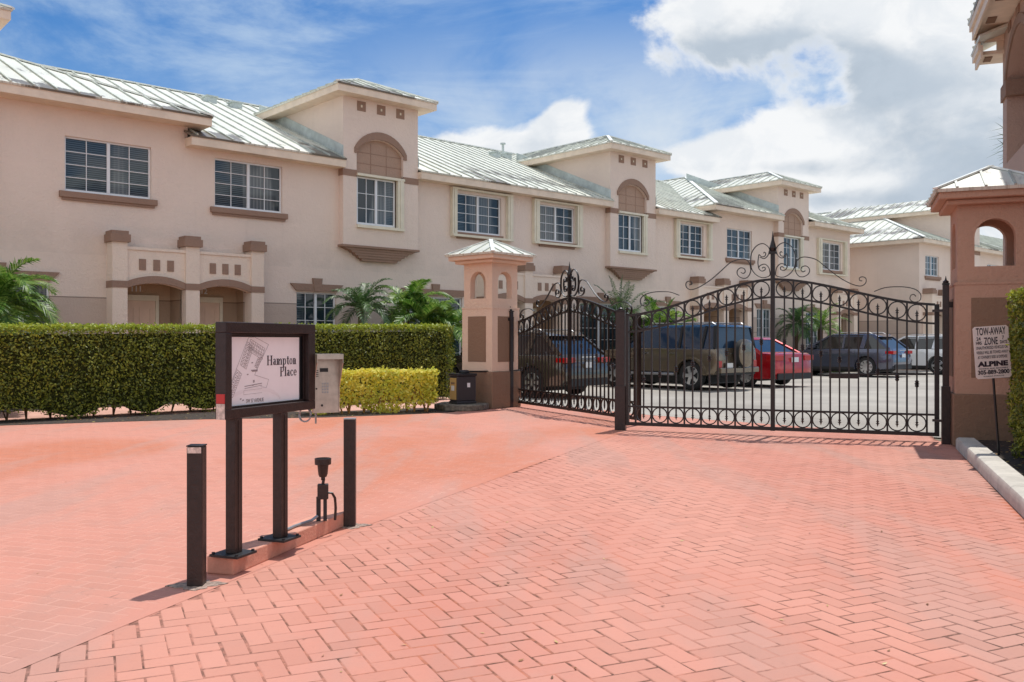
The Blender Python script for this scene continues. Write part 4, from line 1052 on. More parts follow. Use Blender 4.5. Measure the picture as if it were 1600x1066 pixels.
for k, xx in enumerate((.105, .525)):
    # posts stand on the island
    pmb = MB(); w_ = .075
    pmb.box(xx-.032, xx+.032, .0, .06, .109, zb-.001); pmb.box(xx-.003, xx+.003, -.003, -.0005, .112, zb-.01)
    pobj = pmb.build('post', M_BROWNM, sg, bevel=.004)
    fp = MB(); fp.box(xx-.085, xx+.085, -.055, .125, .096, .108)
    for (a_, bb) in ((-.07, -.04), (.07, -.04), (-.07, .11), (.07, .11)): fp.lathe([(.009, .1085), (.009, .118)], 6, Matrix.Translation((xx+a_, bb, 0)))
    fp.build('base_plate', M_BLACK, pobj)
m = MB(); m.box(-.004, -.0005, .006, .06, zb+.085, zb+.135); m.build('red_reflector', material('red_reflector', (.50, .03, .03), .35), sg)
m = MB(); m.box(-.004, -.0005, .006, .06, zb+.0, zb+.083); m.build('white_reflector', material('silver_reflector', (.62, .50, .44), .4, var=.3, vscale=50), sg)

# intercom beside the sign
ic = thing('intercom', 'stainless hooded entry intercom with keypad at the right end of the sign', 'intercom', (-1.235, 5.66, .80), R(26)); ic.scale = (.86, .9, .95)
m = MB(); W_, H_ = .185, .385
m.box(0, W_, 0, .03, 0, H_-.01); m.build('face_plate', M_STEEL, ic)
m = MB()
for x_ in (-.004, W_):
    m.plate([(.03, 0), (-.006, 0), (-.012, .17), (-.105, .33), (-.105, H_), (.03, H_)], [], YZ, x_, x_+.004)
m.box(-.004, W_+.004, -.105, .03, H_+.0005, H_+.004); m.box(-.004, W_+.004, -.109, -.1055, H_-.03, H_)
m.build('hood', M_STEEL, ic)
m = MB(); m.box(.045, .105, -.003, -.0005, .27, .295); m.build('display', M_BLACK, ic)
m = MB()
for i in range(3):
    for j in range(4): m.box(.06+i*.018, .072+i*.018, -.004, -.0005, .13+j*.019, .142+j*.019)
m.build('keypad', M_GREY, ic)
m = MB()
for j in range(4): m.box(.012, .034, -.003, -.0005, .24+j*.012, .245+j*.012)
m.lathe([(.008, 0), (.008, .004)], 10, Matrix.Translation((.06, -.0005, .05)) @ Matrix.Rotation(PI/2, 4, 'X')); m.lathe([(.006, 0), (.006, .004)], 10, Matrix.Translation((.02, -.0005, .16)) @ Matrix.Rotation(PI/2, 4, 'X'))
m.build('speaker_slot', M_BLACK, ic)
m = MB(); m.box(-.09, .06, .031, .06, .12, .20); m.build('mounting_bracket', M_BROWNM, ic)
m = MB(); m.tube([(.02, .02, -.07), (.02, .02, 0)], .007, 6); m.build('conduit', M_GREY, ic)
cc = MB(); 
pts = [(-1.275+.038*math.cos(a_*.35)*(1-.002*a_), 5.60+.006*math.sin(a_), .84-.045+.042*math.sin(a_*.35)) for a_ in range(60)]
cc.tube(pts, .005, 6); tag(cc.build('cable_coil', M_GREY), 'small grey cable coil hanging under the sign by the intercom', 'cable')

def bollard(label, loc, rot, wd, h, refl):
    th = thing('bollard', label, 'bollard', loc, rot, 'square bollards at the island ends')
    m = MB(); m.box(-wd/2, wd/2, -wd/2, wd/2, 0, h); m.build('shaft', M_BROWNM, th, bevel=.006)
    m = MB(); m.box(-wd/2-.001, wd/2+.001, -wd/2-.001, wd/2+.001, h+.001, h+.007); m.build('top_plate', M_GREY if not refl else M_BLACK, th)
    if refl: m = MB(); m.box(-.034, .034, -wd/2-.004, -wd/2-.0005, h-.032, h-.002); m.build('reflector', MATS['silver_reflector'], th)
    m = MB(); m.plate([(wd*(1.15+.25*math.sin(k*.7+wd*90)+.12*math.sin(k*2.1))*1.3*math.cos(k*PI/18), wd*(1.15+.25*math.sin(k*.7+wd*90)+.12*math.sin(k*2.1))*math.sin(k*PI/18)) for k in range(36)], [], lambda u, v, d: (u, v, d), .0005, .004); m.build('grout_collar', material('grout', (.30, .22, .18), .95, bump=.8, bscale=60, var=.45, vscale=40) if 'grout' not in MATS else MATS['grout'], th)
    return th
bollard('near brown bollard with silver reflector at the left end of the kerb island', (-1.615, 4.655, 0), R(3), .080, .712, True)
bollard('far brown bollard without reflector at the right end of the kerb island', (-1.095, 6.14, 0), R(4), .078, .722, False)

# spotlight
sp = thing('spotlight', 'small dark uplight on a junction box at the far end of the kerb island', 'spotlight', (-1.215, 5.84, .094), R(10)); sp.scale = (1.15, 1.15, .97)
m = MB(); m.box(-.03, .03, -.022, .022, .145, .245); m.build('junction_box', M_BROWNM, sp, bevel=.005)
m = MB(); m.box(-.036, -.012, -.012, .012, 0, .16); m.box(.002, .022, -.010, .010, 0, .145); m.build('stake', M_BLACK, sp)
m = MB(); m.tube([(0, 0, .245), (.004, 0, .275)], .009, 8); m.tube([(-.01, 0, .285), (.012, 0, .285)], .016, 8); m.build('knuckle', M_BROWNM, sp)
m = MB(); m.lathe([(.020, .292), (.026, .31), (.030, .36), (.031, .37), (.045, .375), (.046, .415), (.041, .416), (.036, .395), (.0, .393)], 18); m.build('lamp_head', M_BROWNM, sp, smooth=30)
m = MB(); m.tube([(.02, -.01, .19), (.05, -.01, .185), (.066, 0, .15), (.07, .01, .08), (.066, .015, 0)], .008, 7); m.build('conduit', M_BROWNM, sp)
m = MB(); m.tube([(-.03, -.03, .04), (-.06, -.06, .02), (-.14, -.16, .012), (-.19, -.28, .012)], .009, 7); m.build('cable', M_GREY, sp)

# tow-away sign
tw_ = thing('tow_away_sign', 'white tow-away zone sign leaning on a thin black post by the right hedge', 'sign', (4.945, 9.22, .09), R(-4))
TL = R(-4.0)
Mt = Matrix.Rotation(TL, 4, 'Y')
m = MB(); m.tube([(0, 0.012, 0), (0, .012, 1.2)], .012, 8); m.build('post', M_BLACK, tw_, M=Mt)
Z0 = .785; M_SGN = material('sign_white', (.86, .74, .72), .45, var=.04)
m = MB(); m.plate([(-.175+.02, Z0), (.175-.02, Z0), (.175, Z0+.02), (.175, Z0+.51), (.155, Z0+.53), (-.155, Z0+.53), (-.175, Z0+.51), (-.175, Z0+.02)], [], XZ, -.004, 0)
pl = m.build('sign_panel', M_SGN, tw_, M=Mt)
m = MB()
def tl(body, size, zc, bold=0, sx=1, x=0):
    v, f_ = text_mesh(body, size, bold=bold, sx=1, depth=.0005)
    wd = max(a[0] for a in v)-min(a[0] for a in v); k = sx/wd
    m.add([(a*k+x, -.0055-zz, y+Z0+zc) for a, y, zz in v], f_)
tl('TOW-AWAY', .105, .475, .0018, .29); tl('ZONE', .105, .375, .0018, .135, -.005); tl('24', .05, .405, .001, .042, -.125); tl('HRS', .045, .362, .001, .055, -.125)
tl('7', .05, .405, .001, .02, .115); tl('DAYS', .045, .362, .001, .07, .118)
tl('UNAUTHORIZED VEHICLES OR', .042, .312, .0003, .31); tl('VESSELS WILL BE TOWED AWAY', .042, .264, .0003, .31); tl("AT OWNER'S RISK & EXPENSE", .042, .216, .0003, .29)
tl('ALPINE', .068, .145, .004, .30); tl('305-889-2800', .058, .062, .0022, .31)
tl('TOWING AND RECOVERY', .018, .100, .0003, .29); tl('FLORIDA STATUTE', .014, .022, .0002, .20)
m.build('lettering', M_INK, pl, M=Mt)

# ------------------------------------------------------------ kerb on the right
for k, (ya, yb) in enumerate(((10.75, 11.72), (7.9, 10.742), (4.9, 7.892), (1.9, 4.892), (-2.0, 1.892))):
    m = MB(); h = .136; wq = .19; q0 = 1.14
    prof = [(q0, 0), (q0, h-.035), (q0+.012, h-.01), (q0+.035, h), (q0+wq, h), (q0+wq, 0)]
    if k == 0: prof = [(a, z*.96) for a, z in prof]
    ys = [ya, yb] ; vs = []
    for y in ys:
        for a, z in prof: p = RX(a, y); vs.append((p[0], p[1], z))
    n = len(prof); m.add(vs, [tuple(range(n))[::-1], tuple(range(n, 2*n))]+[(i, (i+1) % n, (i+1) % n+n, i+n) for i in range(n)])
    o = m.build('kerb_stone', M_CONC, smooth=30)
    tag(o, ['short far piece of pale kerb ending at the right pillar', 'long pale kerb stone beside the tow-away sign', 'nearer pale kerb stone at the right edge of the driveway', 'pale kerb stone beyond the right edge', 'last pale kerb stone toward the street'][k], 'kerb', 'kerb stones along the driveway')

# ------------------------------------------------------------ vegetation
def leaf_cloud(P_, N_, size, jitter=.6, aspect=.5, up=.3):
    """leaf quads (folded diamond) at points P_ with preferred normals N_"""
    n = len(P_); a = RNG.normal(0, jitter, (n, 3))+N_; a /= np.linalg.norm(a, axis=1)[:, None]
    b = RNG.normal(0, 1, (n, 3)); b[:, 2] += up; b -= (b*a).sum(1)[:, None]*a; b /= np.linalg.norm(b, axis=1)[:, None]
    c = np.cross(a, b); s = (size*RNG.uniform(.65, 1.3, n))[:, None]
    V = np.stack([P_-b*s, P_+c*s*aspect, P_+b*s, P_-c*s*aspect], 1).reshape(-1, 3)
    F = np.arange(4*n).reshape(n, 4); return V, F
def np_obj(name, V, F, mat, parent=None, M=None, mi=None):
    me = bpy.data.meshes.new(name); n = len(F); k = F.shape[1]
    me.vertices.add(len(V)); me.vertices.foreach_set('co', V.astype(np.float32).ravel())
    me.loops.add(n*k); me.loops.foreach_set('vertex_index', F.astype(np.int32).ravel())
    me.polygons.add(n); me.polygons.foreach_set('loop_start', np.arange(0, n*k, k, dtype=np.int32)); me.polygons.foreach_set('loop_total', np.full(n, k, dtype=np.int32))
    me.update(calc_edges=True); me.validate()
    for m_ in (mat if isinstance(mat, list) else [mat]): me.materials.append(m_)
    if mi is not None: me.polygons.foreach_set('material_index', mi.astype(np.int32))
    if M is not None: me.transform(M)
    o = bpy.data.objects.new(name, me); col.objects.link(o)
    if parent: o.parent = parent
    return o
def vnoise(x, y, z, f, seed):
    r = np.random.default_rng(seed); o = np.zeros_like(x)
    for k in range(5):
        d = r.normal(0, 1, 3); d /= np.linalg.norm(d); o += np.sin((x*d[0]+y*d[1]+z*d[2])*f*r.uniform(.6, 1.8)+r.uniform(0, 6.28))
    return o/5
def hedge(name, label, loc, rot, L, W, H, dens, size, mats, H2=None, bot=.14, gap=True, rough=.05, stem=M_STEM, stemn=None, cat='hedge', topfrac=.13, group=None, seed=1, core=True):
    """box hedge in local x (length), y (depth); front face at y=0"""
    th = thing(name, label, cat, loc, rot, group); H2 = H2 or H
    def pts(n, face):
        u = RNG.uniform(0, 1, n); v = RNG.uniform(0, 1, n)
        if face == 'f': x = u*L; y = 0*u; z = v; N = (0, -1, .25)
        elif face == 'b': x = u*L; y = 0*u+W; z = v; N = (0, 1, .25)
        elif face == 't': x = u*L; y = v*W; z = np.ones(n); N = (0, 0, 1)
        elif face == 'l': x = 0*u; y = u*W; z = v; N = (-1, 0, .25)
        else: x = 0*u+L; y = u*W; z = v; N = (1, 0, .25)
        hh_ = H+(H2-H)*x/L
        bt = bot*np.clip(1.35*np.abs(np.sin(x*2.35+.6*np.sin(x*1.3)+seed))-.35, .04, 1) if gap else 0*x
        if face != 't': z = bt+(hh_-bt)*z
        else: z = hh_*z
        P_ = np.stack([x, y, z], 1); N = np.tile(np.array(N, float), (n, 1))
        d = vnoise(x, y, z, 9, seed)*rough*.7+vnoise(x, y, z, 23, seed+3)*rough*.5+RNG.normal(0, rough*.35, n)-abs(RNG.normal(0, rough*.8, n))
        if face == 't': d = d*.6
        P_ += N/np.linalg.norm(N, axis=1)[:, None]*d[:, None]
        return P_, N
    A = {'f': L*H, 't': L*W*1.2, 'l': W*H, 'r': W*H, 'b': L*H*.5}
    Ps, Ns, Ms = [], [], []
    for f_, ar in A.items():
        P_, N = pts(int(ar*dens), f_); Ps.append(P_); Ns.append(N)
        hh_ = H+(H2-H)*P_[:, 0]/L
        tp = P_[:, 2] > hh_-RNG.uniform(.0, topfrac, len(P_))-.01
        Ms.append(tp.astype(int))
    P_ = np.concatenate(Ps); N = np.concatenate(Ns); mi = np.concatenate(Ms)
    V, F = leaf_cloud(P_, N, size, .75, .5)
    np_obj('foliage', V, F, mats, th, mi=mi)
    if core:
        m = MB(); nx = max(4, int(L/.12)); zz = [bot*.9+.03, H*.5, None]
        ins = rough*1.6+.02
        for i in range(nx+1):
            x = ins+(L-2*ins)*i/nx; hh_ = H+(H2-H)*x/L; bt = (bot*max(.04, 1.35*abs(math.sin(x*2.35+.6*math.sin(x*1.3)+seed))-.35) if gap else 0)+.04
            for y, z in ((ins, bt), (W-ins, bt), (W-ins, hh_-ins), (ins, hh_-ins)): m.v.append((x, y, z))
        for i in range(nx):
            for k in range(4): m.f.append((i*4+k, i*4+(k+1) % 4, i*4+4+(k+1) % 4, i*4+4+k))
        m.f.append((0, 1, 2, 3)); m.f.append((nx*4, nx*4+3, nx*4+2, nx*4+1)); m.build('shade_core', M_HCORE, th)  # dark core box added as the shade between the leaves
    st = MB(); ns = stemn or int(L/.32)
    for i in range(ns):
        st.mark()
        x = L*(i+.5)/ns+random.uniform(-.08, .08); y = W*random.uniform(.3, .7)
        for j in range(3):
            a = random.uniform(0, 2*PI); r_ = random.uniform(.05, .16)
            st.tube([(x, y, 0), (x+r_*.3*math.cos(a), y+r_*.3*math.sin(a), .12), (x+r_*math.cos(a), y+r_*math.sin(a), min(.42, H*.6))], [.014, .011, .007], 5)
    st.build_each('stem', stem, th)
    return th
# long hedge parallel with the facade (facade coordinates -> world)
hx, hy, _ = FW(1.2, 15.45)
hedge('clipped_hedge', 'long clipped dark green hedge with yellow-green top in front of the townhouses', (hx, hy, 0), UA, 11.1, .85, 1.46, 1500, .026, [M_HEDGE, M_HTOP], H2=1.60, bot=.17, rough=.075, seed=2)
q_ = RX(1.55, 7.2); hx, hy = q_
hedge('clipped_hedge', 'tall clipped hedge cut by the right edge of the photo beside the tow-away sign', (q_[0], q_[1], .09), RA+PI/2, 3.45, .01, 1.66, 10, .026, [M_HEDGE, M_HTOP], rough=.05, seed=5) if False else None
# right hedge: local x runs toward the camera so that its front face is the driveway side
q_ = RX(1.52, 10.62)
hedge('clipped_hedge', 'tall clipped hedge cut by the right edge of the photo beside the tow-away sign', (q_[0], q_[1], .09), RA-PI/2, 3.6, .01+.9, 1.66, 2300, .022, [M_HEDGE, M_HTOP], bot=.22, rough=.05, seed=5)
for o_ in list(col.objects)[-4:]: pass
hedge('yellow_hedge', 'low bright yellow-leaved hedge beside the gate operator', (-3.35, 15.22, 0), R(18.5), 2.15, .60, .74, 1250, .036, [M_YEL, M_YEL], bot=.16, rough=.09, stem=M_YSTEM, stemn=16, seed=9, core=False)
# small ground shrubs under the hedge
def shrub(name, label, loc, r_, h, n, size, mat, group=None, flat=.6):
    th = thing(name, label, 'shrub', loc, 0, group)
    d = RNG.normal(0, 1, (n, 3)); d /= np.linalg.norm(d, axis=1)[:, None]; d[:, 2] = abs(d[:, 2])
    rr_ = RNG.uniform(.55, 1.0, n)*(1+.25*vnoise(d[:, 0], d[:, 1], d[:, 2], 5, int(abs(loc[0])*10)))
    P_ = d*rr_[:, None]*np.array([r_, r_, h]); V, F = leaf_cloud(P_, d, size, .6, .45)
    np_obj('foliage', V, F, mat, th)
    s = MB()
    for i in range(7):
        a = random.uniform(0, 2*PI); s.tube([(0, 0, 0), (.3*r_*math.cos(a), .3*r_*math.sin(a), h*.5), (.6*r_*math.cos(a), .6*r_*math.sin(a), h*.8)], [.015, .01, .005], 5)
    s.build('stem', M_STEM, th); return th

def frond(mb_leaf, mb_st, base, az, el, L, droop, nl=34, lw=.017, ll=.30, twist=0, vshape=.5):
    """one pinnate palm frond"""
    d0 = Vector((math.cos(az)*math.cos(el), math.sin(az)*math.cos(el), math.sin(el)))
    p = Vector(base); pts = [p.copy()]; d = d0.copy(); n = 12; side = Vector((-math.sin(az), math.cos(az), 0))
    for i in range(n):
        p = p+d*(L/n); pts.append(p.copy()); d = (d+Vector((0, 0, -droop*(.35+i/n)/n*2))).normalized()
    mb_st.tube(pts, [.011*(1-.75*i/n) for i in range(n+1)], 5, cap=False)
    for k in range(nl):
        u = .14+.86*k/(nl-1); f = u*n; i = min(n-1, int(f)); c = pts[i].lerp(pts[i+1], f-i); dd = (pts[i+1]-pts[i]).normalized()
        up = side.cross(dd).normalized()*-1
        if up.z < 0: up = -up
        ln_ = ll*(math.sin(PI*min(1, u*.92+.06))**.6)*random.uniform(.85, 1.1)*(1 if u < .93 else .7)
        for sg in (-1, 1):
            v = (side*sg*.85+dd*(.55+.5*u)+up*vshape*random.uniform(.4, 1.0)).normalized()
            tip = c+v*ln_+Vector((0, 0, -ln_*random.uniform(.15, .5))); mid = c+v*ln_*.5+Vector((0, 0, -ln_*.03)); wv = dd*lw
            mb_leaf.add([c-wv*.4, mid-wv, tip, mid+wv, c+wv*.4], [(0, 1, 2, 3, 4)])
def palm(name, label, loc, h, nf, L, mat, droop=1.1, ll=.3, tr=.06, lean=0, trunks=1, lw=.017, group='palms by the facade', elr=(5, 80), seed=0, spread=.25, nl=34):
    random.seed(100+seed)
    th = thing(name, label, 'palm', loc, 0, group); lf = MB(); stt = MB(); tk = MB()
    for q in range(trunks):
        a = 2*PI*q/trunks+seed; bx, by = (spread*math.cos(a), spread*math.sin(a)) if trunks > 1 else (0, 0)
        hq = h*random.uniform(.6, 1.0) if trunks > 1 else h
        top_ = Vector((bx+lean, by, hq))
        tk.tube([(bx*.5, by*.5, 0), (bx+lean*.4, by, hq*.5), top_], [tr*1.2, tr*.9, tr*1.05], 9)
        for i in range(nf):
            u = (i+.5)/nf; el = R(elr[0]+(elr[1]-elr[0])*u+random.uniform(-6, 6)); az = i*2.39996+random.uniform(-.2, .2)+q
            frond(lf, stt, top_+Vector((0, 0, -.02)), az, el, L*random.uniform(.8, 1.1), droop*random.uniform(.8, 1.25)*(1.25-.5*u), nl, lw, ll)
    tk.build('trunk', M_TRUNK, th, smooth=60); stt.build('stalk', M_PALMB if mat is M_PALMB else M_PALM, th, fix=False); lf.build('crown', mat, th, fix=False)
    random.seed(7+seed); return th
def FP(s_, t_): x, y, _ = FW(s_, t_); return (x, y, 0)
palm('feather_palm', 'bright green feathery palm at the left edge in front of a ground window', FP(3.85, 17.6), 1.85, 36, 1.35, M_PALMB, 1.45, .40, .07, lw=.014, nl=60, seed=1, elr=(0, 66))
palm('date_palm', 'single-trunk dark green palm left of the lush clump, above the hedge', FP(11.3, 17.6), 2.0, 22, .95, M_PALM, 1.2, .28, .075, seed=2, elr=(5, 68), lw=.014)
palm('areca_palm', 'lush bright clump of palm fronds right behind the hedge beside the pillar', FP(13.2, 17.6), 2.05, 12, 1.25, M_PALMB, 1.2, .38, .035, trunks=4, seed=3, elr=(5, 70), spread=.5, lw=.02, nl=48)
palm('date_palm', 'sparse dark palm with arching fronds above the parked brown off-roader', FP(21.0, 18.3), 1.7, 14, 1.7, M_PALM, .9, .28, .07, seed=4, elr=(30, 85), lw=.014)
palm('areca_palm', 'bright green leafy palm clump behind the roof of the brown off-roader', FP(22.9, 18.4), 1.6, 14, 1.3, M_PALMB, 1.3, .42, .035, trunks=4, seed=5, elr=(10, 80), spread=.35, lw=.026)
palm('date_palm', 'grey-green palm seen through the gate left of the blue crossover', FP(31.4, 18.5), 1.9, 20, 1.15, M_PALM, 1.35, .3, .08, seed=6, elr=(-15, 75))
palm('date_palm', 'yellow-green palm seen through the gate above the blue crossover', FP(33.2, 18.5), 1.75, 20, 1.35, M_PALMB, 1.3, .3, .10, seed=7, elr=(0, 75))
for k, (s_, r_, h_) in enumerate(((24.6, .6, .9), (27.2, .5, .8), (28.8, .7, 1.0), (31.0, .7, .9), (33.4, .6, .8))):
    shrub('low_shrub', ['dark shrub behind the roof of the brown off-roader', 'dark shrub at the porch pier behind the red sedan', 'dark rounded shrub behind the red sedan', 'dark shrub between the red sedan and blue crossover', 'dark shrub in front of the facade behind the blue crossover'][k],
          FP(s_+.6, 18.6), r_, h_, 1300, .05, M_HDARK, 'shrubs along the facade')
# yucca beyond the right building
yx, yy = RX(2.86, 19.1); yt = thing('yucca', 'tall spiky yucca poking out behind the corner of the right building', 'yucca', (yx, yy, 0), 0)
m = MB(); m.tube([(0, 0, 0), (.05, 0, 2.5), (0, 0, 5.2)], [.11, .09, .07], 8); m.build('trunk', M_TRUNK, yt)
m = MB(); random.seed(5)
for i in range(70):
    az = random.uniform(0, 2*PI); el = math.asin(random.uniform(-.5, .95)); d = Vector((math.cos(az)*math.cos(el), math.sin(az)*math.cos(el), math.sin(el)))
    z0 = 5.15+random.uniform(-.5, .1); s = Vector((-math.sin(az), math.cos(az), 0))*.02; b0_ = Vector((0, 0, z0)); L2 = random.uniform(.35, .55)
    m.add([b0_-s, b0_+d*L2*.5-s, b0_+d*L2+Vector((0, 0, -.03)), b0_+d*L2*.5+s, b0_+s], [(0, 1, 2, 3, 4)])
m.build('crown', M_PALM, yt, fix=False)

# ------------------------------------------------------------ cars
def car(name, label, loc, heading, kind, pm, glass, cat='car', rimstyle=5, extras=(), k=1.0):
    """loc = ground point of the rear-left wheel; heading = direction of travel; local x forward, y left"""
    S = {'suv': dict(L=4.72, W=1.88, wr=1.02, wf=3.82, R=.37, top=[(.0, .42), (-.02, .62), (.03, .80), (.10, .98), (.16, 1.06), (3.36, 1.04), (3.60, 1.0), (4.38, .90), (4.62, .74), (4.70, .50), (4.66, .30)],
                     g0=(.14, 3.42, 1.06), g1=(.80, 2.45, 1.58), sill=.27, gw=.80, tl=(.86, .98)),
         'sedan': dict(L=4.75, W=1.83, wr=1.05, wf=3.82, R=.335, top=[(.0, .38), (-.02, .58), (.03, .80), (.06, .96), (.14, 1.0), (.75, 1.03), (3.30, .96), (3.55, .93), (4.40, .80), (4.66, .62), (4.72, .42), (4.68, .24)],
                       g0=(.45, 3.55, .98), g1=(1.35, 2.55, 1.42), sill=.21, gw=.78, tl=(.78, .93)),
         'box': dict(L=4.45, W=1.86, wr=.88, wf=3.66, R=.395, top=[(.02, .55), (.0, .80), (.02, 1.05), (.04, 1.14), (3.05, 1.14), (3.20, 1.12), (4.22, 1.06), (4.36, .98), (4.40, .60), (4.36, .42)],
                     g0=(.06, 3.25, 1.14), g1=(.14, 2.55, 1.74), sill=.40, gw=.86, tl=(.80, .98))}[kind]
    L, W, Rw = S['L'], S['W'], S['R']; hw = W/2
    ang = math.atan2(heading[1], heading[0]); rot = Matrix.Rotation(ang, 4, 'Z')
    org = Vector(loc)-(rot @ Vector((S['wr'], hw-.11, 0)))*k
    th = thing(name, label, cat, org, ang); th.scale = (k, k, k)
    # profile
    prof = list(S['top']); bot = []
    def archp(cx):
        r_ = Rw+.055; z0 = S['sill']; out_ = []
        a0_ = math.asin(max(-1, min(1, (z0-Rw)/r_)))
        for i in range(13):
            a = a0_+(PI-2*a0_)*i/12; out_.append((cx+r_*math.cos(a), Rw+r_*math.sin(a)))
        return out_
    bot = [(L-.15, S['sill'])]+archp(S['wf'])+archp(S['wr'])+[(.12, S['sill']+.03)]
    prof = prof+bot; n = len(prof); cx, cz = L/2, .72
    m = MB(); secs = [(-1, .045, .20), (-.985, .022, .10), (-.90, .008, .03), (-.6, 0, 0), (0, -.006, -.012), (.6, 0, 0), (.90, .008, .03), (.985, .022, .10), (1, .045, .20)] if kind == 'sedan' else [(-1, .020, .085), (-.985, .009, .035), (-.93, .003, .012), (-.6, 0, 0), (0, -.004, -.008), (.6, 0, 0), (.93, .003, .012), (.985, .009, .035), (1, .020, .085)]
    for (fy, kx, kz) in secs:
        for (x, z) in prof:
            m.v.append((cx+(x-cx)*(1-kx), fy*hw*(1.0 if z > .62 or True else .98), cz+(z-cz)*(1-(kz if z > cz else kz*.25))))
    for j in range(len(secs)-1):
        for i in range(n): m.f.append((j*n+i, j*n+(i+1) % n, (j+1)*n+(i+1) % n, (j+1)*n+i))
    m.f.append(tuple(range(n))); m.f.append(tuple(range((len(secs)-1)*n, len(secs)*n))[::-1])
    m.build('body', pm, th, smooth=32)
    # greenhouse
    (a0_, a1_, z0), (b0, b1, z1) = S['g0'], S['g1']; g = S['gw']; wb, wt = hw*.965, hw*g*.96
    gl = MB(); vs = [(a0_, -wb, z0-.03), (a1_, -wb, z0-.03), (a1_, wb, z0-.03), (a0_, wb, z0-.03), (b0, -wt, z1), (b1, -wt, z1), (b1, wt, z1), (b0, wt, z1)]
    gl.add(vs, [(0, 3, 2, 1), (4, 5, 6, 7), (0, 1, 5, 4), (1, 2, 6, 5), (2, 3, 7, 6), (3, 0, 4, 7)]); gl.build('window', glass, th, bevel=.02)
    rf = MB(); k_ = .02; rd = .075 if kind == 'suv' else .04; wq_ = wt+k_+rd*.18; rf.add([(b0-.22 if kind == 'suv' else b0-.10, -wq_, z1-rd), (b1+.16, -wq_, z1-rd), (b1+.16, wq_, z1-rd), (b0-.22 if kind == 'suv' else b0-.10, wq_, z1-rd), (b0+.02, -wt*.93, z1+.035), (b1-.05, -wt*.93, z1+.035), (b1-.05, wt*.93, z1+.035), (b0+.02, wt*.93, z1+.035)],
        [(0, 3, 2, 1), (4, 5, 6, 7), (0, 1, 5, 4), (1, 2, 6, 5), (2, 3, 7, 6), (3, 0, 4, 7)]); rf.build('roof', pm if kind != 'box' else M_CGB, th, bevel=.02, smooth=50)
    pl_ = MB()
    for sg in (-1, 1):
        def sp_(x, z): # point on side glass
            u = (z-z0)/(z1-z0); return Vector((x, sg*(wb+(wt-wb)*u)+sg*.012, z))
        pl_.mark(); pl_.bar(sp_(a0_+.02, z0-.02)+Vector((0, 0, 0)), sp_(b0+.02, z1-.01), .045, .10, up=(1, 0, 0)); pl_.mark(); pl_.bar(sp_(a1_-.02, z0-.02), sp_(b1-.0, z1-.01), .045, .06, up=(1, 0, 0))
        for xx in ((b0+.38, b0+.30), (b0+1.12, b0+1.10)) if kind != 'sedan' else (((a0_+b0)/2+.35, b0+.08), (b0+.85, b0+.80)):
            pl_.mark(); pl_.bar(sp_(xx[0], z0), sp_(xx[1], z1-.01), .03, .07 if xx[0] > b0+.6 else (.16 if kind == 'suv' else .08), up=(1, 0, 0))
    pl_.build_each('window_pillar', pm if kind != 'box' else M_BLACK, th)
    # doors, handles, trim
    tr = MB(); zs_ = S['sill']
    for sg in (-1, 1):
        tr.mark()
        for xx in ((S['wr']+.42, S['wr']+1.32, S['wr']+2.30) if kind != 'box' else (S['wr']+.45, S['wr']+1.35, S['wr']+2.3)):
            tr.box(xx-.006, xx+.006, sg*hw-.004, sg*hw+.002, zs_+.12, z0-.07)
        tr.box(S['wr']+.45, S['wf']-.45, sg*hw-.03, sg*hw+.006, zs_-.01, zs_+.09)
    tr.mark(); tr.box(-.025, .02, -hw*.86, hw*.86, S['sill']+.02, S['sill']+.20); tr.build_each('trim', M_BLACK, th)
    hd_ = MB()
    for sg in (-1, 1):
        for xx in (S['wr']+.62, S['wr']+1.55): hd_.mark(); hd_.box(xx-.09, xx+.09, sg*hw-.005, sg*hw+.022, z0-.16, z0-.13)
    hd_.build_each('door_handle', pm if kind != 'box' else M_CHROME, th)
    mi_ = MB()
    for sg in (-1, 1): mi_.mark(); mi_.box(b1+.55, b1+.72, sg*(hw-.02), sg*(hw+.22), z0+.02, z0+.16)
    mi_.build_each('mirror', pm, th, bevel=.02)
    # lamps
    za, zb_ = S['tl']
    for sg in (-1, 1):
        t_ = MB()
        if kind == 'box': t_.box(-.015, .12, sg*(hw-.20), sg*(hw-.03), .62, .80) if sg > 0 else t_.box(-.015, .12, sg*(hw-.03), sg*(hw-.20), .62, .80)
        else:
            y_a, y_b = sorted((sg*(hw-.42), sg*(hw+.002))); t_.box(-.006, .30, y_a, y_b, za, zb_)
        t_.build('tail_lamp', M_TAIL, th, bevel=.01)
        h_ = MB(); y_a, y_b = sorted((sg*(hw-.4), sg*(hw-.02))); h_.box(L-.28, L-.06, y_a, y_b, .66, .80); h_.build('headlight', M_CHROME, th, bevel=.01)
    p_ = MB(); zpl = .80 if kind != 'box' else .62; p_.box(-.035, -.021, -.16, .16, zpl-.07, zpl+.07) if kind != 'box' else p_.box(-.06, -.03, .30, .60, .60, .74)
    p_.build('licence_plate', M_PLATE, th)
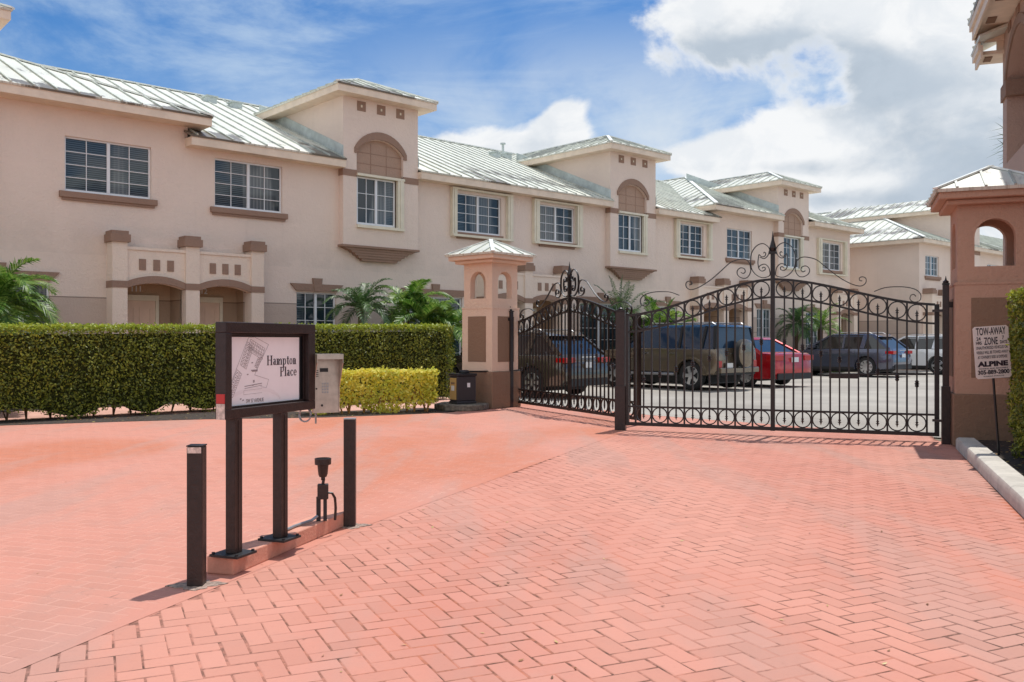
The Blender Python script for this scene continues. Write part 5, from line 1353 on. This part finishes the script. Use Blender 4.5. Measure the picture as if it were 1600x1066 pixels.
    # wheels
    for x in (S['wr'], S['wf']):
        for sg in (-1, 1):
            Mw = Matrix.Translation((x, sg*(hw-.11), Rw)) @ Matrix.Rotation(-sg*PI/2, 4, 'X')
            t_ = MB(); r_ = Rw
            t_.lathe([(r_*.62, -.10), (r_*.88, -.11), (r_*.98, -.085), (r_, -.05), (r_, .05), (r_*.98, .085), (r_*.88, .11), (r_*.66, .10), (r_*.62, .06)], 28, Mw)
            wo = t_.build('wheel', M_TYRE, th, smooth=40)
            q = MB(); q.lathe([(r_*.66, .095), (r_*.62, .098), (r_*.60, .06), (r_*.60, .03)], 28, Mw, cap=False)
            q.lathe([(r_*.14, .05), (r_*.14, .095), (r_*.10, .10)], 12, Mw)
            for k in range(rimstyle):
                a = 2*PI*k/rimstyle
                for da in ((-.13, .13) if rimstyle > 5 else (0,)):
                    q.bar(Mw @ Vector((r_*.1*math.cos(a), r_*.1*math.sin(a), .085)), Mw @ Vector((r_*.62*math.cos(a+da), r_*.62*math.sin(a+da), .08)), .05 if rimstyle > 5 else .095, .03, up=Mw.to_3x3() @ Vector((0, 0, 1)))
            q.build('rim', M_RIM, wo)
    ins_ = MB()
    ins_.box(S['wr']-Rw, S['wf']+Rw, -hw+.25, hw-.25, .17, S['sill']+.1)
    for x in (S['wr'], S['wf']): ins_.box(x-Rw, x+Rw, -hw+.25, hw-.25, .2, Rw*2+.02)
    ins_.build('underbody', M_BLACK, th)
    if 'rails' in extras:
        r2 = MB()
        for sg in (-1, 1): r2.mark(); r2.tube([(b0+.1, sg*wt*.88, z1+.03), (b0+.2, sg*wt*.88, z1+.085), (b1-.25, sg*wt*.88, z1+.085), (b1-.15, sg*wt*.88, z1+.03)], .016, 6)
        if kind == 'box': r2.mark(); r2.tube([(b0+.5, -wt*.88, z1+.085), (b0+.5, wt*.88, z1+.085)], .015, 6); r2.tube([(b0+1.5, -wt*.88, z1+.085), (b0+1.5, wt*.88, z1+.085)], .015, 6)
        r2.build_each('roof_rail', M_GREY, th)
    if 'spare' in extras:
        Ms = Matrix.Translation((-.13, -.12, 1.0)) @ Matrix.Rotation(-PI/2, 4, 'Y')
        s2 = MB(); s2.lathe([(.30, -.10), (.37, -.09), (.385, -.04), (.385, .05), (.37, .08)], 28, Ms); so2 = s2.build('spare_wheel', M_TYRE, th, smooth=40)
        s3 = MB(); s3.lathe([(.375, .081), (.36, .10), (.30, .115), (.05, .12)], 28, Ms); s3.build('wheel_cover', pm, so2, smooth=40)
        bp = MB(); bp.box(-.10, .05, -hw*.96, hw*.96, .48, .62); bp.build('bumper', pm, th, bevel=.02)
        fl_ = MB()
        for x in (S['wr'], S['wf']):
            for sg in (-1, 1):
                fl_.mark()
                for i in range(12):
                    a, b_a = PI*.02+PI*.96*i/12, PI*.02+PI*.96*(i+1)/12; rr_ = Rw+.085
                    fl_.bar((x+rr_*math.cos(a), sg*(hw+.02), Rw+rr_*math.sin(a)), (x+rr_*math.cos(b_a), sg*(hw+.02), Rw+rr_*math.sin(b_a)), .10, .07, up=(math.cos(a), 0, math.sin(a)))
        fl_.build_each('wheel_flare', pm, th, smooth=50)
        sb = MB(); 
        for sg in (-1, 1): sb.mark(); sb.tube([(S['wr']+.5, sg*(hw+.05), .42), (S['wf']-.5, sg*(hw+.05), .42)], .04, 8)
        sb.build_each('side_step', M_GREY, th)
    # rear wiper and badge bar
    if kind != 'sedan':
        wv = MB(); wv.box(-.012, .0, -.30, .30, zb_+.0, zb_+.025); wv.build('tailgate_strip', M_CHROME, th)
    return th
HD = (-.6708, .7417)
car('off_roader', 'tan and brown boxy off-roader with a covered spare wheel on its tailgate', (4.61, 23.2, 0), HD, 'box', paint('champagne_paint', (.19, .15, .105), .6), M_CGB, 'off-roader', 5, ('rails', 'spare'), .94)
car('sedan', 'red sedan parked nose-in beyond the brown off-roader', (6.48, 25.0, 0), (-.60, .80), 'sedan', paint('red_paint', (.45, .008, .014), .3), M_CGL, 'sedan', 9, (), .93)
car('crossover', 'blue-grey crossover parked left of the silver-white one', (12.42, 31.8, 0), (-.72, .69), 'suv', paint('blue_grey_paint', (.09, .10, .15), .55), M_CGL, 'crossover', 9, ('rails',), .93)
car('crossover', 'silver-white crossover half hidden by the gate hinge post', (15.95, 34.0, 0), (-.68, .73), 'suv', paint('silver_white_paint', (.80, .82, .84), .15), M_CGL, 'crossover', 5, ('rails',), .90)
car('estate_car', 'dark olive-grey car with red tail lamps behind the left gate leaf', (.49, 20.1, 0), (-.76, .65), 'suv', paint('olive_grey_paint', (.10, .085, .065), .5), M_CGL, 'car', 6, ('rails',), .905)

print('objects', len(bpy.data.objects), 'polys', sum(len(o.data.polygons) for o in col.objects if o.type == 'MESH'))
